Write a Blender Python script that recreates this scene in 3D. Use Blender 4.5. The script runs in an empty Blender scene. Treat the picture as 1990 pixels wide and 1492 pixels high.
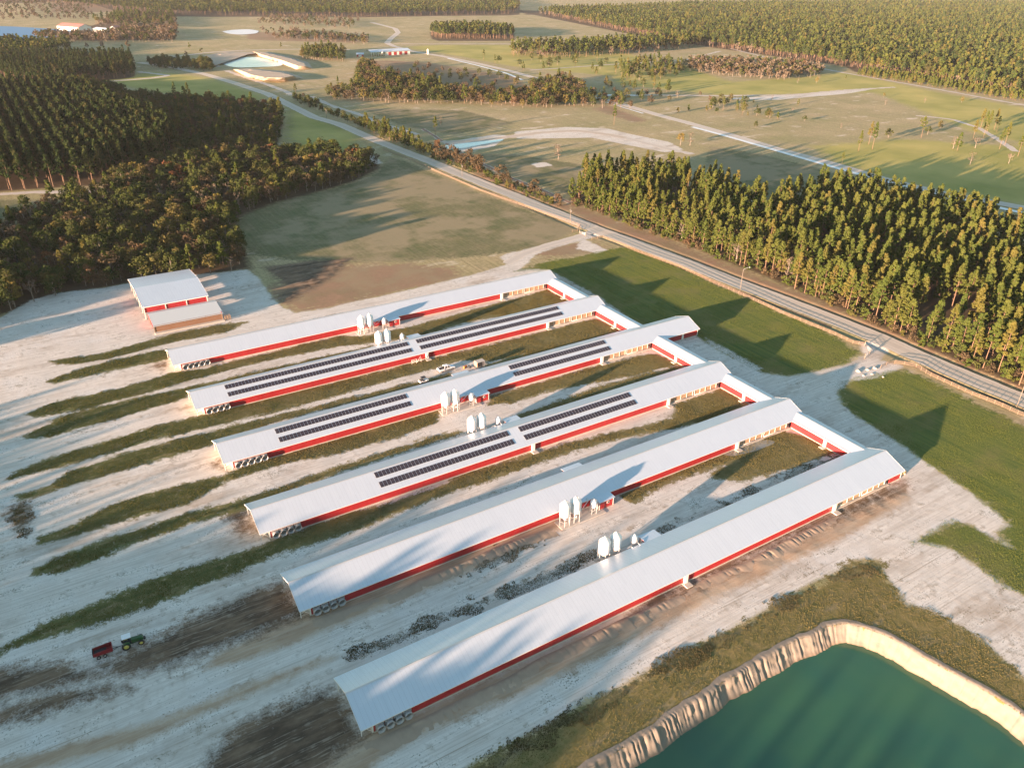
import bpy, math, random
import numpy as np
from math import radians as RAD, sin, cos, pi
from mathutils import Matrix, Vector

SC = bpy.context.scene
RNG = np.random.default_rng(7)
random.seed(7)

# ------------------------------------------------------------------ camera
FP, CH, YAW, PITCH, ROLL = 1516.336, 119.0145, 0.5602029, 0.4965909, 0.0131783
_F = np.array([sin(YAW) * cos(PITCH), cos(YAW) * cos(PITCH), -sin(PITCH)])
_r = np.array([cos(YAW), -sin(YAW), 0.0])
_u = np.cross(_r, _F)
_R = _r * cos(ROLL) + _u * sin(ROLL)
_U = -_r * sin(ROLL) + _u * cos(ROLL)
cam = bpy.data.objects.new("camera", bpy.data.cameras.new("camera"))
SC.collection.objects.link(cam)
m = Matrix.Identity(4)
for i in range(3):
    m[i][0], m[i][1], m[i][2] = _R[i], _U[i], -_F[i]
m[2][3] = CH
cam.matrix_world = m
cam.data.sensor_width = 36.0
cam.data.lens = FP / 1990 * 36
cam.data.clip_start = 1.0
cam.data.clip_end = 40000
SC.camera = cam

# ------------------------------------------------------------------ light
SUN_AZ, SUN_EL = RAD(12.8), RAD(6.1)          # direction the light travels (from +X), elevation
SKY_STRENGTH, SUN_STRENGTH, EXPOSURE = 0.075, 4.5, 2.55
w = bpy.data.worlds.new("World")
SC.world = w
w.use_nodes = True
nt = w.node_tree
nt.nodes.clear()
wo = nt.nodes.new("ShaderNodeOutputWorld")
bg = nt.nodes.new("ShaderNodeBackground")
sky = nt.nodes.new("ShaderNodeTexSky")
sky.sky_type = 'NISHITA'
sky.sun_disc = False
sky.sun_elevation = SUN_EL
sky.sun_rotation = math.atan2(-cos(SUN_AZ), -sin(SUN_AZ))
sky.altitude = 100
sky.dust_density = 0.15
sky.ozone_density = 2.0
sky.air_density = 1.3
bg.inputs[1].default_value = SKY_STRENGTH
nt.links.new(sky.outputs[0], bg.inputs[0])
nt.links.new(bg.outputs[0], wo.inputs[0])
sl = bpy.data.lights.new("sun", 'SUN')
sl.energy = SUN_STRENGTH
sl.angle = RAD(0.8)
sl.color = (1.0, 0.67, 0.49)
so = bpy.data.objects.new("sun", sl)
SC.collection.objects.link(so)
so.rotation_euler = Vector((cos(SUN_EL) * cos(SUN_AZ), cos(SUN_EL) * sin(SUN_AZ), -sin(SUN_EL))).to_track_quat('-Z', 'Y').to_euler()
so.location = (-100, -50, 200)
SC.view_settings.view_transform = 'Standard'
SC.view_settings.look = 'None'
SC.view_settings.exposure = EXPOSURE
SC.view_settings.gamma = 1.0
SC.cycles.max_bounces = 6
SC.cycles.diffuse_bounces = 3
SC.cycles.glossy_bounces = 2
SC.cycles.transmission_bounces = 3
SC.cycles.volume_bounces = 0
SC.cycles.transparent_max_bounces = 6
SC.cycles.use_denoising = True


# ------------------------------------------------------------------ helpers
def G(px, py, z=0.0):
    """ground point seen at a pixel of the 1990 x 1492 photograph"""
    d = _F * FP + _R * (px - 995) - _U * (py - 746)
    t = (z - CH) / d[2]
    return d[0] * t, d[1] * t


def GP(pts, z=0.0):
    return np.array([G(a, b, z) for a, b in pts])


def PIX(x, y, z=0.0):
    d0, d1, d2 = x, y, z - CH
    wv = d0 * _F[0] + d1 * _F[1] + d2 * _F[2]
    return (995 + FP * (d0 * _R[0] + d1 * _R[1] + d2 * _R[2]) / wv,
            746 - FP * (d0 * _U[0] + d1 * _U[1] + d2 * _U[2]) / wv, wv)


def link(o):
    SC.collection.objects.link(o)
    return o


def tag(o, label=None, cat=None, group=None, kind=None):
    if label: o["label"] = label
    if cat: o["category"] = cat
    if group: o["group"] = group
    if kind: o["kind"] = kind
    return o


def empty(name, loc, rz=0.0):
    o = bpy.data.objects.new(name, None)
    o.location = loc
    o.rotation_euler = (0, 0, rz)
    o.empty_display_size = 0.5
    return link(o)


def mesh_np(name, V, F, mats=(), mi=None, smooth=False):
    me = bpy.data.meshes.new(name)
    V = np.asarray(V, dtype=np.float32)
    F = np.asarray(F, dtype=np.int32)
    n = F.shape[1]
    me.vertices.add(len(V))
    me.vertices.foreach_set("co", V.ravel())
    me.loops.add(F.size)
    me.loops.foreach_set("vertex_index", F.ravel())
    me.polygons.add(len(F))
    me.polygons.foreach_set("loop_start", np.arange(0, F.size, n, dtype=np.int32))
    me.polygons.foreach_set("loop_total", np.full(len(F), n, dtype=np.int32))
    for mm in mats: me.materials.append(mm)
    if mi is not None: me.polygons.foreach_set("material_index", np.asarray(mi, dtype=np.int32))
    me.polygons.foreach_set("use_smooth", np.full(len(F), smooth, dtype=bool))
    me.update(calc_edges=True)
    me.validate()
    return me


class MB:
    """collects shapes, then links them as one mesh object"""
    def __init__(s):
        s.v, s.f, s.s = [], [], []

    def face(s, pts, sm=False):
        i = len(s.v)
        s.v += [tuple(p) for p in pts]
        s.f.append(tuple(range(i, i + len(pts)))); s.s.append(sm)
        return s

    def box(s, x0, x1, y0, y1, z0, z1):
        i = len(s.v)
        s.v += [(x0, y0, z0), (x1, y0, z0), (x1, y1, z0), (x0, y1, z0), (x0, y0, z1), (x1, y0, z1), (x1, y1, z1), (x0, y1, z1)]
        for q in ((0, 3, 2, 1), (4, 5, 6, 7), (0, 1, 5, 4), (1, 2, 6, 5), (2, 3, 7, 6), (3, 0, 4, 7)):
            s.f.append(tuple(i + k for k in q)); s.s.append(False)
        return s

    def prism(s, prof, x0, x1, axis='x'):
        """closed profile of (a, b) pairs swept from x0 to x1; axis x: a = y, b = z; axis y: a = x, b = z"""
        n = len(prof); i = len(s.v)
        for X in (x0, x1):
            for a, b in prof:
                s.v.append((X, a, b) if axis == 'x' else (a, X, b))
        for k in range(n):
            s.f.append((i + k, i + (k + 1) % n, i + n + (k + 1) % n, i + n + k)); s.s.append(False)
        s.f.append(tuple(i + n - 1 - k for k in range(n))); s.s.append(False)
        s.f.append(tuple(i + n + k for k in range(n))); s.s.append(False)
        return s

    def tube(s, p, q, r0, r1=None, n=8, caps=True):
        r1 = r0 if r1 is None else r1
        p, q = Vector(p), Vector(q)
        d = (q - p).normalized()
        a = d.orthogonal().normalized(); b = d.cross(a)
        i = len(s.v)
        for c, r in ((p, r0), (q, r1)):
            for k in range(n):
                t = 2 * pi * k / n
                s.v.append(tuple(c + a * (r * cos(t)) + b * (r * sin(t))))
        for k in range(n):
            s.f.append((i + k, i + (k + 1) % n, i + n + (k + 1) % n, i + n + k)); s.s.append(True)
        if caps:
            s.f.append(tuple(i + n - 1 - k for k in range(n))); s.s.append(False)
            s.f.append(tuple(i + n + k for k in range(n))); s.s.append(False)
        return s

    def lathe(s, prof, cx=0, cy=0, n=20, axis='z', o=(0, 0, 0)):
        i = len(s.v); m_ = len(prof)
        for r, z in prof:
            for k in range(n):
                t = 2 * pi * k / n
                if axis == 'z': s.v.append((cx + r * cos(t), cy + r * sin(t), z))
                else: s.v.append((o[0] + r * cos(t), o[1] + z, o[2] + r * sin(t)))
        for j in range(m_ - 1):
            for k in range(n):
                a, b = i + j * n + k, i + j * n + (k + 1) % n
                s.f.append((a, b, b + n, a + n)); s.s.append(True)
        return s

    def build(s, name, mat_, parent=None, bevel=0.0, kind=None, loc=None):
        me = bpy.data.meshes.new(name)
        me.from_pydata(s.v, [], s.f)
        me.polygons.foreach_set("use_smooth", s.s)
        for mm in (mat_ if isinstance(mat_, (list, tuple)) else [mat_]): me.materials.append(mm)
        me.update()
        o = bpy.data.objects.new(name, me)
        link(o)
        if parent is not None: o.parent = parent
        if loc is not None: o.location = loc
        if bevel:
            b = o.modifiers.new("bevel", 'BEVEL'); b.width = bevel; b.segments = 2; b.limit_method = 'ANGLE'
        if kind: o["kind"] = kind
        return o


def children(o):
    return [c for c in bpy.data.objects if c.parent == o]


def copy_tree(root, loc, rz=None, kids=None):
    r = root.copy(); link(r); r.location = loc
    if rz is not None: r.rotation_euler = (0, 0, rz)
    for ch in (kids if kids is not None else children(root)):
        c = ch.copy(); link(c); c.parent = r
        for g in (children(ch) if kids is None else ()):
            d = g.copy(); link(d); d.parent = c
    return r


# ------------------------------------------------------------------ materials
class NT:
    def __init__(s, name):
        s.m = bpy.data.materials.new(name); s.m.use_nodes = True
        s.t = s.m.node_tree; s.t.nodes.clear()
        s.out = s.n("ShaderNodeOutputMaterial")

    def n(s, typ, **kw):
        nd = s.t.nodes.new(typ)
        for k, v in kw.items(): setattr(nd, k, v)
        return nd

    def l(s, a, b): s.t.links.new(a, b)

    def setin(s, nd, key, v):
        if hasattr(v, "is_output") or isinstance(v, bpy.types.NodeSocket): s.l(v, nd.inputs[key])
        else: nd.inputs[key].default_value = v

    def math(s, op, a, b=0.0, clamp=False):
        nd = s.n("ShaderNodeMath", operation=op); nd.use_clamp = clamp
        s.setin(nd, 0, a); s.setin(nd, 1, b)
        return nd.outputs[0]

    def noise(s, vec, scale, detail=4.0, rough=0.55, dist=0.0):
        nd = s.n("ShaderNodeTexNoise")
        s.l(vec, nd.inputs["Vector"]); nd.inputs["Scale"].default_value = scale
        nd.inputs["Detail"].default_value = detail; nd.inputs["Roughness"].default_value = rough
        nd.inputs["Distortion"].default_value = dist
        return nd.outputs[0]

    def mapping(s, vec, scale=(1, 1, 1), rot=(0, 0, 0)):
        nd = s.n("ShaderNodeMapping")
        s.l(vec, nd.inputs["Vector"]); nd.inputs["Scale"].default_value = scale; nd.inputs["Rotation"].default_value = rot
        return nd.outputs[0]

    def ramp(s, v, lo, hi, a=0.0, b=1.0):
        nd = s.n("ShaderNodeMapRange"); nd.clamp = True
        s.setin(nd, 0, v); nd.inputs[1].default_value = lo; nd.inputs[2].default_value = hi
        nd.inputs[3].default_value = a; nd.inputs[4].default_value = b
        return nd.outputs[0]

    def mix(s, f, a, b, blend='MIX'):
        nd = s.n("ShaderNodeMix", data_type='RGBA', blend_type=blend)
        s.setin(nd, 0, f)
        for k, v in ((6, a), (7, b)):
            if isinstance(v, (tuple, list)): nd.inputs[k].default_value = (*v[:3], 1)
            else: s.l(v, nd.inputs[k])
        return nd.outputs[2]

    def attr(s, name):
        nd = s.n("ShaderNodeAttribute"); nd.attribute_name = name
        return nd.outputs[2]

    def pos(s):
        return s.n("ShaderNodeNewGeometry").outputs["Position"]

    def obj(s):
        return s.n("ShaderNodeTexCoord").outputs["Object"]

    def principled(s, col, rough=0.8, metal=0.0, normal=None, spec=None):
        p = s.n("ShaderNodeBsdfPrincipled")
        if isinstance(col, (tuple, list)): p.inputs["Base Color"].default_value = (*col[:3], 1)
        else: s.l(col, p.inputs["Base Color"])
        s.setin(p, "Roughness", rough); p.inputs["Metallic"].default_value = metal
        if spec is not None: p.inputs["Specular IOR Level"].default_value = spec
        if normal is not None: s.l(normal, p.inputs["Normal"])
        s.l(p.outputs[0], s.out.inputs[0])
        return p

    def bump(s, h, strength=0.5, dist=0.1, normal=None):
        b = s.n("ShaderNodeBump"); b.inputs["Strength"].default_value = strength; b.inputs["Distance"].default_value = dist
        s.l(h, b.inputs["Height"])
        if normal is not None: s.l(normal, b.inputs["Normal"])
        return b.outputs[0]


def simple(name, col, rough=0.7, metal=0.0, var=0.15, scale=3.0, spec=None, bump=0.0):
    t = NT(name); p = t.obj()
    n1 = t.noise(p, scale, 5)
    n2 = t.noise(p, scale * 0.13, 2)
    k = t.math('ADD', t.math('MULTIPLY', n1, var), t.math('MULTIPLY', n2, var))
    c = t.mix(t.math('ADD', t.math('MULTIPLY', k, 1.0), 0.0, True), tuple(min(1, x * (1 + var * .5)) for x in col), tuple(x * (1 - var * 2) for x in col))
    nm = t.bump(n1, bump, 0.05) if bump else None
    t.principled(c, rough, metal, nm, spec)
    return t.m


def metal_roof():
    t = NT("galvalume_roof"); p = t.pos()
    sp = t.n("ShaderNodeSeparateXYZ"); t.l(p, sp.inputs[0])
    # sheet to sheet tone (0.9 m wide sheets), light streaks down the slope, faint dirt
    sh = t.n("ShaderNodeTexWhiteNoise", noise_dimensions='2D')
    cx = t.n("ShaderNodeCombineXYZ")
    t.l(t.math('FLOOR', t.math('DIVIDE', sp.outputs[0], 0.92)), cx.inputs[0])
    t.l(t.math('FLOOR', t.math('DIVIDE', sp.outputs[1], 3.3)), cx.inputs[1])
    t.l(cx.outputs[0], sh.inputs[0])
    streak = t.noise(t.mapping(p, (1.6, 0.16, 0.16)), 1.0, 4)
    big = t.noise(p, 0.04, 3)
    tone = t.math('ADD', t.math('MULTIPLY', sh.outputs[0], 0.05), t.math('ADD', t.math('MULTIPLY', streak, 0.10), t.math('MULTIPLY', big, 0.12)))
    c = t.mix(t.ramp(tone, 0.02, 0.26), (0.58, 0.635, 0.67), (0.69, 0.74, 0.77))
    seam = t.math('LESS_THAN', t.math('MODULO', t.math('ADD', sp.outputs[0], 500.0), 0.92), 0.05)
    c = t.mix(t.math('MULTIPLY', seam, 0.28), c, (0.30, 0.31, 0.32))
    wv = t.n("ShaderNodeTexWave", wave_type='BANDS', bands_direction='X', wave_profile='SIN')
    t.l(p, wv.inputs[0]); wv.inputs["Scale"].default_value = 1.37; wv.inputs["Distortion"].default_value = 0
    nm = t.bump(wv.outputs[1], 0.25, 0.03)
    t.principled(c, 0.45, 0.35, nm)
    return t.m


def siding(name, col, rough=0.5):
    t = NT(name); p = t.pos()
    n1 = t.noise(t.mapping(p, (2.2, 2.2, 0.25)), 1.0, 4)
    n2 = t.noise(p, 0.12, 2)
    c = t.mix(t.ramp(t.math('ADD', n1, n2), 0.7, 1.35), tuple(x * 0.82 for x in col), tuple(min(1, x * 1.12) for x in col))
    sp = t.n("ShaderNodeSeparateXYZ"); t.l(p, sp.inputs[0])
    c = t.mix(t.ramp(t.math('ADD', sp.outputs[2], t.math('MULTIPLY', n1, 0.5)), 0.2, 0.8, 0.35, 0.0), c, (0.33, 0.24, 0.16))
    a = t.math('ADD', sp.outputs[0], sp.outputs[1])
    nm = t.bump(t.math('SINE', t.math('MULTIPLY', a, 27.0)), 0.3, 0.02)
    t.principled(c, rough, 0.0, nm)
    return t.m


def foliage_mat(name, ca, cb, cc=None, transl=0.3):
    t = NT(name)
    oi = t.n("ShaderNodeObjectInfo")
    at = t.attr("tone")
    f = t.math('ADD', t.math('MULTIPLY', oi.outputs["Random"], 0.55), t.math('MULTIPLY', at, 0.45))
    c = t.mix(f, ca, cb)
    if cc is not None:
        c = t.mix(t.ramp(t.math('FRACT', t.math('MULTIPLY', oi.outputs["Random"], 7.31)), 0.72, 1.0), c, cc)
    d = t.n("ShaderNodeBsdfDiffuse"); t.l(c, d.inputs[0]); d.inputs[1].default_value = 0.5
    tr = t.n("ShaderNodeBsdfTranslucent"); t.l(t.mix(0.5, c, t.mix(1.0, c, (1.3, 1.25, 0.6), 'MULTIPLY')), tr.inputs[0])
    mx = t.n("ShaderNodeMixShader"); mx.inputs[0].default_value = transl
    t.l(d.outputs[0], mx.inputs[1]); t.l(tr.outputs[0], mx.inputs[2]); t.l(mx.outputs[0], t.out.inputs[0])
    return t.m


M = {}
M['roof'] = metal_roof()
M['red'] = siding("red_metal_siding", (0.36, 0.022, 0.025))
M['white'] = simple("white_trim", (0.72, 0.69, 0.62), 0.5, var=0.08)
M['cream'] = siding("cream_siding", (0.62, 0.55, 0.45))
M['concrete'] = simple("concrete", (0.50, 0.45, 0.38), 0.9, var=0.2, scale=1.5, bump=0.2)
M['pad'] = simple("cooling_pad", (0.42, 0.28, 0.17), 0.9, var=0.25, scale=4)
M['galv'] = simple("galvanised", (0.62, 0.62, 0.60), 0.42, 0.45, var=0.12, scale=1.2)
M['bin'] = simple("bin_steel", (0.74, 0.73, 0.70), 0.42, 0.25, var=0.1, scale=1.0)
M['fanmetal'] = simple("fan_metal", (0.36, 0.36, 0.35), 0.5, 0.3, var=0.15, scale=1.2)
M['dark'] = simple("dark_recess", (0.03, 0.03, 0.032), 0.7)
M['grille'] = simple("fan_grille", (0.16, 0.16, 0.15), 0.6, 0.3)
M['wood'] = simple("weathered_board", (0.24, 0.13, 0.075), 0.85, var=0.35, scale=2.5, bump=0.3)
M['fencewood'] = simple("fence_wood", (0.30, 0.21, 0.14), 0.85, var=0.3, scale=2)
M['pole'] = simple("pole_wood", (0.22, 0.18, 0.14), 0.85, var=0.25, scale=2)
M['bark'] = simple("pine_bark", (0.20, 0.125, 0.075), 0.95, var=0.3, scale=2, bump=0.5)
M['barkgrey'] = simple("grey_bark", (0.23, 0.19, 0.15), 0.95, var=0.3, scale=2, bump=0.5)
M['carwhite'] = simple("white_paint", (0.78, 0.77, 0.75), 0.3, 0.0, var=0.05, spec=0.6)
M['glass'] = simple("dark_glass", (0.02, 0.025, 0.03), 0.08, 0.0, var=0.05, spec=0.8)
M['tyre'] = simple("rubber", (0.025, 0.025, 0.025), 0.85)
M['rim'] = simple("steel_rim", (0.5, 0.5, 0.5), 0.35, 0.7)
M['green'] = simple("tractor_green", (0.012, 0.075, 0.02), 0.4, var=0.1)
M['yellow'] = simple("rim_yellow", (0.60, 0.52, 0.12), 0.5, var=0.1)
M['wagonred'] = simple("wagon_red", (0.20, 0.012, 0.015), 0.45, var=0.15)
M['orange'] = simple("orange_plastic", (0.62, 0.22, 0.05), 0.6)
M['lamp'] = simple("lamp_lens", (0.7, 0.7, 0.65), 0.2)


def panel_mat():
    t = NT("photovoltaic_glass"); p = t.obj()
    sp = t.n("ShaderNodeSeparateXYZ"); t.l(p, sp.inputs[0])
    gx = t.math('LESS_THAN', t.math('FRACT', t.math('MULTIPLY', sp.outputs[0], 6.0)), 0.06)
    gy = t.math('LESS_THAN', t.math('FRACT', t.math('MULTIPLY', sp.outputs[1], 6.0)), 0.06)
    c = t.mix(t.math('MAXIMUM', gx, gy), (0.018, 0.017, 0.028), (0.11, 0.10, 0.11))
    c = t.mix(t.math('MULTIPLY', t.noise(p, 0.8, 3), 0.35), c, (0.10, 0.075, 0.075))
    t.principled(c, 0.28, 0.0, None, 0.5)
    return t.m


M['pv'] = panel_mat()
M['pvframe'] = simple("panel_frame", (0.45, 0.45, 0.46), 0.4, 0.6)
M['pine'] = foliage_mat("pine_needles", (0.052, 0.080, 0.018), (0.112, 0.120, 0.028), (0.130, 0.112, 0.030), 0.14)
M['pinedark'] = foliage_mat("dark_pine_needles", (0.026, 0.048, 0.016), (0.056, 0.072, 0.023), (0.075, 0.070, 0.025), 0.14)
M['oak'] = foliage_mat("green_leaves", (0.038, 0.058, 0.018), (0.088, 0.094, 0.029), (0.125, 0.100, 0.036), 0.14)
M['brownleaf'] = foliage_mat("brown_leaves", (0.070, 0.054, 0.032), (0.118, 0.086, 0.048), (0.130, 0.080, 0.044), 0.14)
M['rustleaf'] = foliage_mat("rust_leaves", (0.15, 0.065, 0.030), (0.21, 0.10, 0.045), None, 0.14)
M['goldleaf'] = foliage_mat("gold_leaves", (0.13, 0.115, 0.032), (0.19, 0.145, 0.042), None, 0.2)
M['twig'] = foliage_mat("bare_twigs", (0.12, 0.095, 0.070), (0.19, 0.15, 0.105), None, 0.1)
M['grass'] = foliage_mat("grass_blades", (0.080, 0.100, 0.024), (0.200, 0.170, 0.055), None, 0.3)
M['litgrass'] = foliage_mat("sunlit_tone_blades", (0.150, 0.140, 0.045), (0.300, 0.230, 0.095), None, 0.3)  # sunlit copy of the grass: the sun's brightness put into its colour
M['lawn'] = foliage_mat("lawn_blades", (0.105, 0.155, 0.034), (0.225, 0.230, 0.056), None, 0.3)
M['weed'] = foliage_mat("weed_leaves", (0.11, 0.105, 0.05), (0.24, 0.19, 0.10), None, 0.3)

# ------------------------------------------------------------------ ground map
# every patch of the ground, traced on the photograph and laid on the ground plane
ROAD = [(270, 122), (330, 130), (400, 145), (460, 163), (520, 183), (560, 203), (610, 228), (660, 242), (727, 271.5), (794, 298), (834, 313), (895, 339), (995, 379), (1096, 421), (1163, 448), (1230, 472), (1320, 506), (1421, 546), (1522, 584), (1623, 623), (1707, 657), (1791, 695), (1892, 738), (1990, 778), (2120, 832)]
ROAD2 = [(722, 44), (745, 50), (768, 56), (774, 64), (760, 75), (752, 84), (765, 90), (800, 100), (860, 110), (920, 122), (990, 138), (1050, 155), (1150, 187), (1200, 201), (1290, 227), (1340, 240), (1421, 263), (1522, 293), (1623, 320), (1724, 350), (1825, 374), (1990, 404), (2150, 432)]
P = {k: [] for k in ('sand', 'grass', 'brown', 'mud', 'tan', 'lush', 'floor', 'meadow', 'olive')}
P['sand'] += [
    [(-420, 640), (-60, 640), (0, 618), (60, 583), (120, 568), (200, 560), (250, 550), (300, 540), (390, 533), (480, 524), (503, 540), (522, 570), (545, 595), (575, 608), (640, 598), (700, 584), (760, 571), (860, 548), (940, 528), (985, 513), (1000, 522), (1067, 524), (1161, 574), (1240, 630), (1336, 640), (1356, 655), (1395, 680), (1440, 703), (1480, 724), (1530, 732), (1590, 722), (1650, 706), (1680, 690), (1668, 664), (1700, 662), (1730, 672), (1712, 700), (1760, 712), (1700, 735), (1655, 740), (1628, 760), (1632, 780), (1653, 800), (1707, 837), (1758, 868), (1791, 894), (1825, 915), (1880, 953), (1916, 979), (1960, 1019), (1934, 1033), (1967, 1063), (1938, 1052), (1894, 1023), (1858, 1012), (1829, 1026), (1767, 1055), (1810, 1055), (1847, 1066), (1901, 1103), (1956, 1139), (1990, 1157), (2100, 1200), (2100, 1400), (1990, 1317), (1945, 1277), (1901, 1237), (1829, 1197), (1756, 1168), (1741, 1146), (1716, 1113), (1712, 1088), (1658, 1088), (1629, 1110), (1574, 1135), (1494, 1183), (1429, 1219), (1367, 1248), (1320, 1272), (1259, 1303), (1205, 1335), (1132, 1368), (1060, 1411), (987, 1448), (914, 1488), (700, 1620), (-200, 1800), (-900, 1500)],
    [(985, 513), (972, 500), (985, 492), (1010, 488), (1060, 475), (1120, 458), (1150, 448), (1172, 456), (1140, 465), (1080, 481), (1040, 495), (1028, 508), (1012, 522), (990, 532)],
]
P['grass'] += [
    [(100, 702), (190, 690), (285, 664), (340, 649), (420, 632), (476, 627), (440, 645), (330, 665), (240, 688), (160, 706), (118, 706)],
    [(96, 740), (168, 714), (268, 690), (322, 680), (324, 698), (268, 709), (168, 730), (110, 744)],
    [(55, 805), (97, 785), (235, 755), (285, 742), (335, 724), (402, 717), (503, 691), (660, 654), (700, 655), (790, 638), (900, 608), (1000, 582), (1062, 563), (1110, 592), (1096, 602), (1000, 612), (900, 622), (860, 640), (800, 655), (700, 668), (660, 672), (536, 696), (402, 729), (302, 757), (168, 792), (67, 810)],
    [(54, 846), (117, 812), (235, 781), (355, 756), (436, 737), (560, 710), (660, 687), (720, 674), (700, 682), (560, 716), (436, 744), (366, 763), (359, 773), (302, 789), (201, 819), (101, 846), (57, 850)],
    [(806, 650), (860, 626), (920, 610), (1000, 592), (1100, 568), (1125, 580), (1000, 606), (900, 628), (812, 652)],
    [(20, 926), (67, 902), (168, 869), (285, 835), (335, 822), (386, 811), (453, 785), (660, 742), (794, 708), (895, 685), (1059, 645), (1156, 620), (1225, 650), (1196, 648), (1100, 668), (1040, 684), (960, 700), (895, 700), (777, 732), (660, 766), (536, 799), (402, 829), (302, 852), (201, 882), (101, 909), (20, 930)],
    [(33, 964), (91, 949), (134, 918), (235, 885), (335, 858), (469, 825), (660, 781), (760, 755), (874, 727), (870, 735), (760, 764), (660, 788), (540, 818), (430, 852), (409, 864), (335, 884), (235, 913), (134, 942), (70, 962), (40, 970)],
    [(940, 712), (1000, 692), (1112, 664), (1196, 644), (1240, 652), (1100, 684), (1000, 708), (945, 722)],
    [(73, 1048), (145, 1019), (218, 983), (291, 960), (335, 949), (436, 925), (520, 886), (660, 851), (854, 797), (850, 820), (760, 850), (660, 878), (536, 903), (436, 934), (363, 977), (254, 1005), (182, 1026), (109, 1048), (76, 1054)],
    [(955, 772), (1057, 742), (1163, 712), (1268, 688), (1322, 706), (1230, 728), (1163, 742), (1060, 760), (995, 782), (950, 786)],
    [(65, 1106), (109, 1084), (218, 1047), (363, 1000), (472, 971), (545, 949), (660, 906), (760, 876), (828, 852), (900, 838), (860, 850), (760, 884), (660, 916), (560, 950), (480, 986), (363, 1019), (254, 1055), (182, 1088), (127, 1106), (73, 1115)],
    [(1004, 809), (1096, 778), (1163, 752), (1320, 711), (1385, 722), (1300, 752), (1163, 772), (1060, 806), (1000, 826)],
    [(-30, 1275), (0, 1259), (47, 1237), (109, 1204), (182, 1175), (254, 1146), (309, 1124), (363, 1106), (436, 1084), (508, 1066), (527, 1055), (600, 1028), (660, 1003), (760, 978), (850, 948), (895, 924), (1062, 874), (1196, 841), (1320, 811), (1400, 790), (1461, 782), (1400, 812), (1320, 828), (1200, 852), (1129, 870), (995, 915), (914, 944), (834, 968), (733, 1012), (660, 1037), (545, 1073), (436, 1117), (363, 1146), (291, 1175), (218, 1201), (145, 1219), (73, 1241), (0, 1266), (-30, 1290)],
    [(1320, 784), (1400, 757), (1461, 782), (1430, 800), (1330, 826), (1300, 830)],
]
P['sand'] += [[(1000, 256), (1100, 247), (1180, 250), (1230, 262), (1300, 276), (1330, 292), (1290, 296), (1220, 282), (1150, 268), (1000, 270)], [(870, 276), (960, 262), (990, 262), (960, 285), (900, 296)],
    [(1380, 192), (1480, 188), (1620, 178), (1730, 170), (1640, 183), (1500, 195)], [(660, 300), (720, 296), (745, 318), (700, 322)], [(1030, 318), (1060, 315), (1075, 322), (1045, 326)], [(1130, 462), (1180, 486), (1160, 492), (1120, 484)],
    [(1370, 655), (1480, 715), (1470, 722), (1380, 670)]]
P['grass'] += [[(1520, 838), (1570, 850), (1620, 876), (1560, 900), (1500, 915), (1440, 935), (1380, 925), (1430, 895), (1330, 925), (1260, 955), (1230, 975), (1210, 965), (1300, 920), (1420, 872), (1480, 852)]]
P['lush'] += [
    [(1000, 528), (1060, 508), (1120, 500), (1180, 487), (1210, 480), (1240, 487), (1330, 524), (1420, 566), (1540, 618), (1625, 655), (1668, 684), (1650, 704), (1590, 722), (1530, 731), (1480, 724), (1440, 703), (1395, 680), (1356, 655), (1330, 630), (1240, 640), (1150, 590), (1066, 525)],
    [(1626, 765), (1624, 750), (1660, 735), (1724, 723), (1754, 719), (1798, 735), (1859, 765), (1930, 800), (2060, 860), (2100, 1190), (1990, 1157), (1956, 1139), (1901, 1103), (1847, 1066), (1810, 1055), (1767, 1055), (1829, 1026), (1858, 1012), (1894, 1023), (1938, 1052), (1967, 1063), (1934, 1033), (1960, 1019), (1916, 979), (1880, 953), (1825, 915), (1791, 894), (1758, 868), (1707, 837), (1653, 800)],
]
P['meadow'] += [
    [(180, 158), (300, 140), (400, 150), (470, 172), (520, 190), (460, 205), (380, 195), (300, 178)],
    [(780, 92), (850, 88), (1000, 88), (1200, 96), (1250, 115), (1210, 150), (1100, 140), (1000, 130), (860, 104)],
    [(1180, 130), (1330, 128), (1420, 160), (1560, 150), (1640, 140), (1800, 175), (2100, 230), (2100, 300), (1900, 260), (1700, 180), (1400, 185), (1200, 165)],
    [(1580, 285), (1750, 270), (1900, 280), (2100, 290), (2150, 420), (1990, 398), (1825, 368), (1724, 344), (1623, 314)],
    [(560, 270), (560, 205), (620, 232), (700, 262), (680, 300), (600, 300)],
]
P['olive'] += [
    [(450, 440), (470, 415), (540, 388), (640, 368), (720, 345), (760, 305), (800, 318), (850, 340), (930, 374), (1015, 405), (1095, 432), (1120, 448), (1080, 470), (1000, 490), (900, 500), (800, 508), (650, 510), (560, 505), (490, 495), (462, 470)],
    [(1380, 285), (1480, 300), (1600, 330), (1700, 360), (1560, 400), (1440, 380), (1370, 320)],
    [(870, 300), (1000, 300), (1130, 320), (1150, 345), (1110, 380), (1000, 345)], [(700, 210), (900, 215), (1000, 240), (880, 262), (780, 245)],
    [(560, 270), (560, 205), (620, 232), (700, 262), (680, 300), (600, 300)], [(-60, 392), (0, 388), (130, 388), (150, 385), (60, 420), (-60, 455)]]
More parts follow.
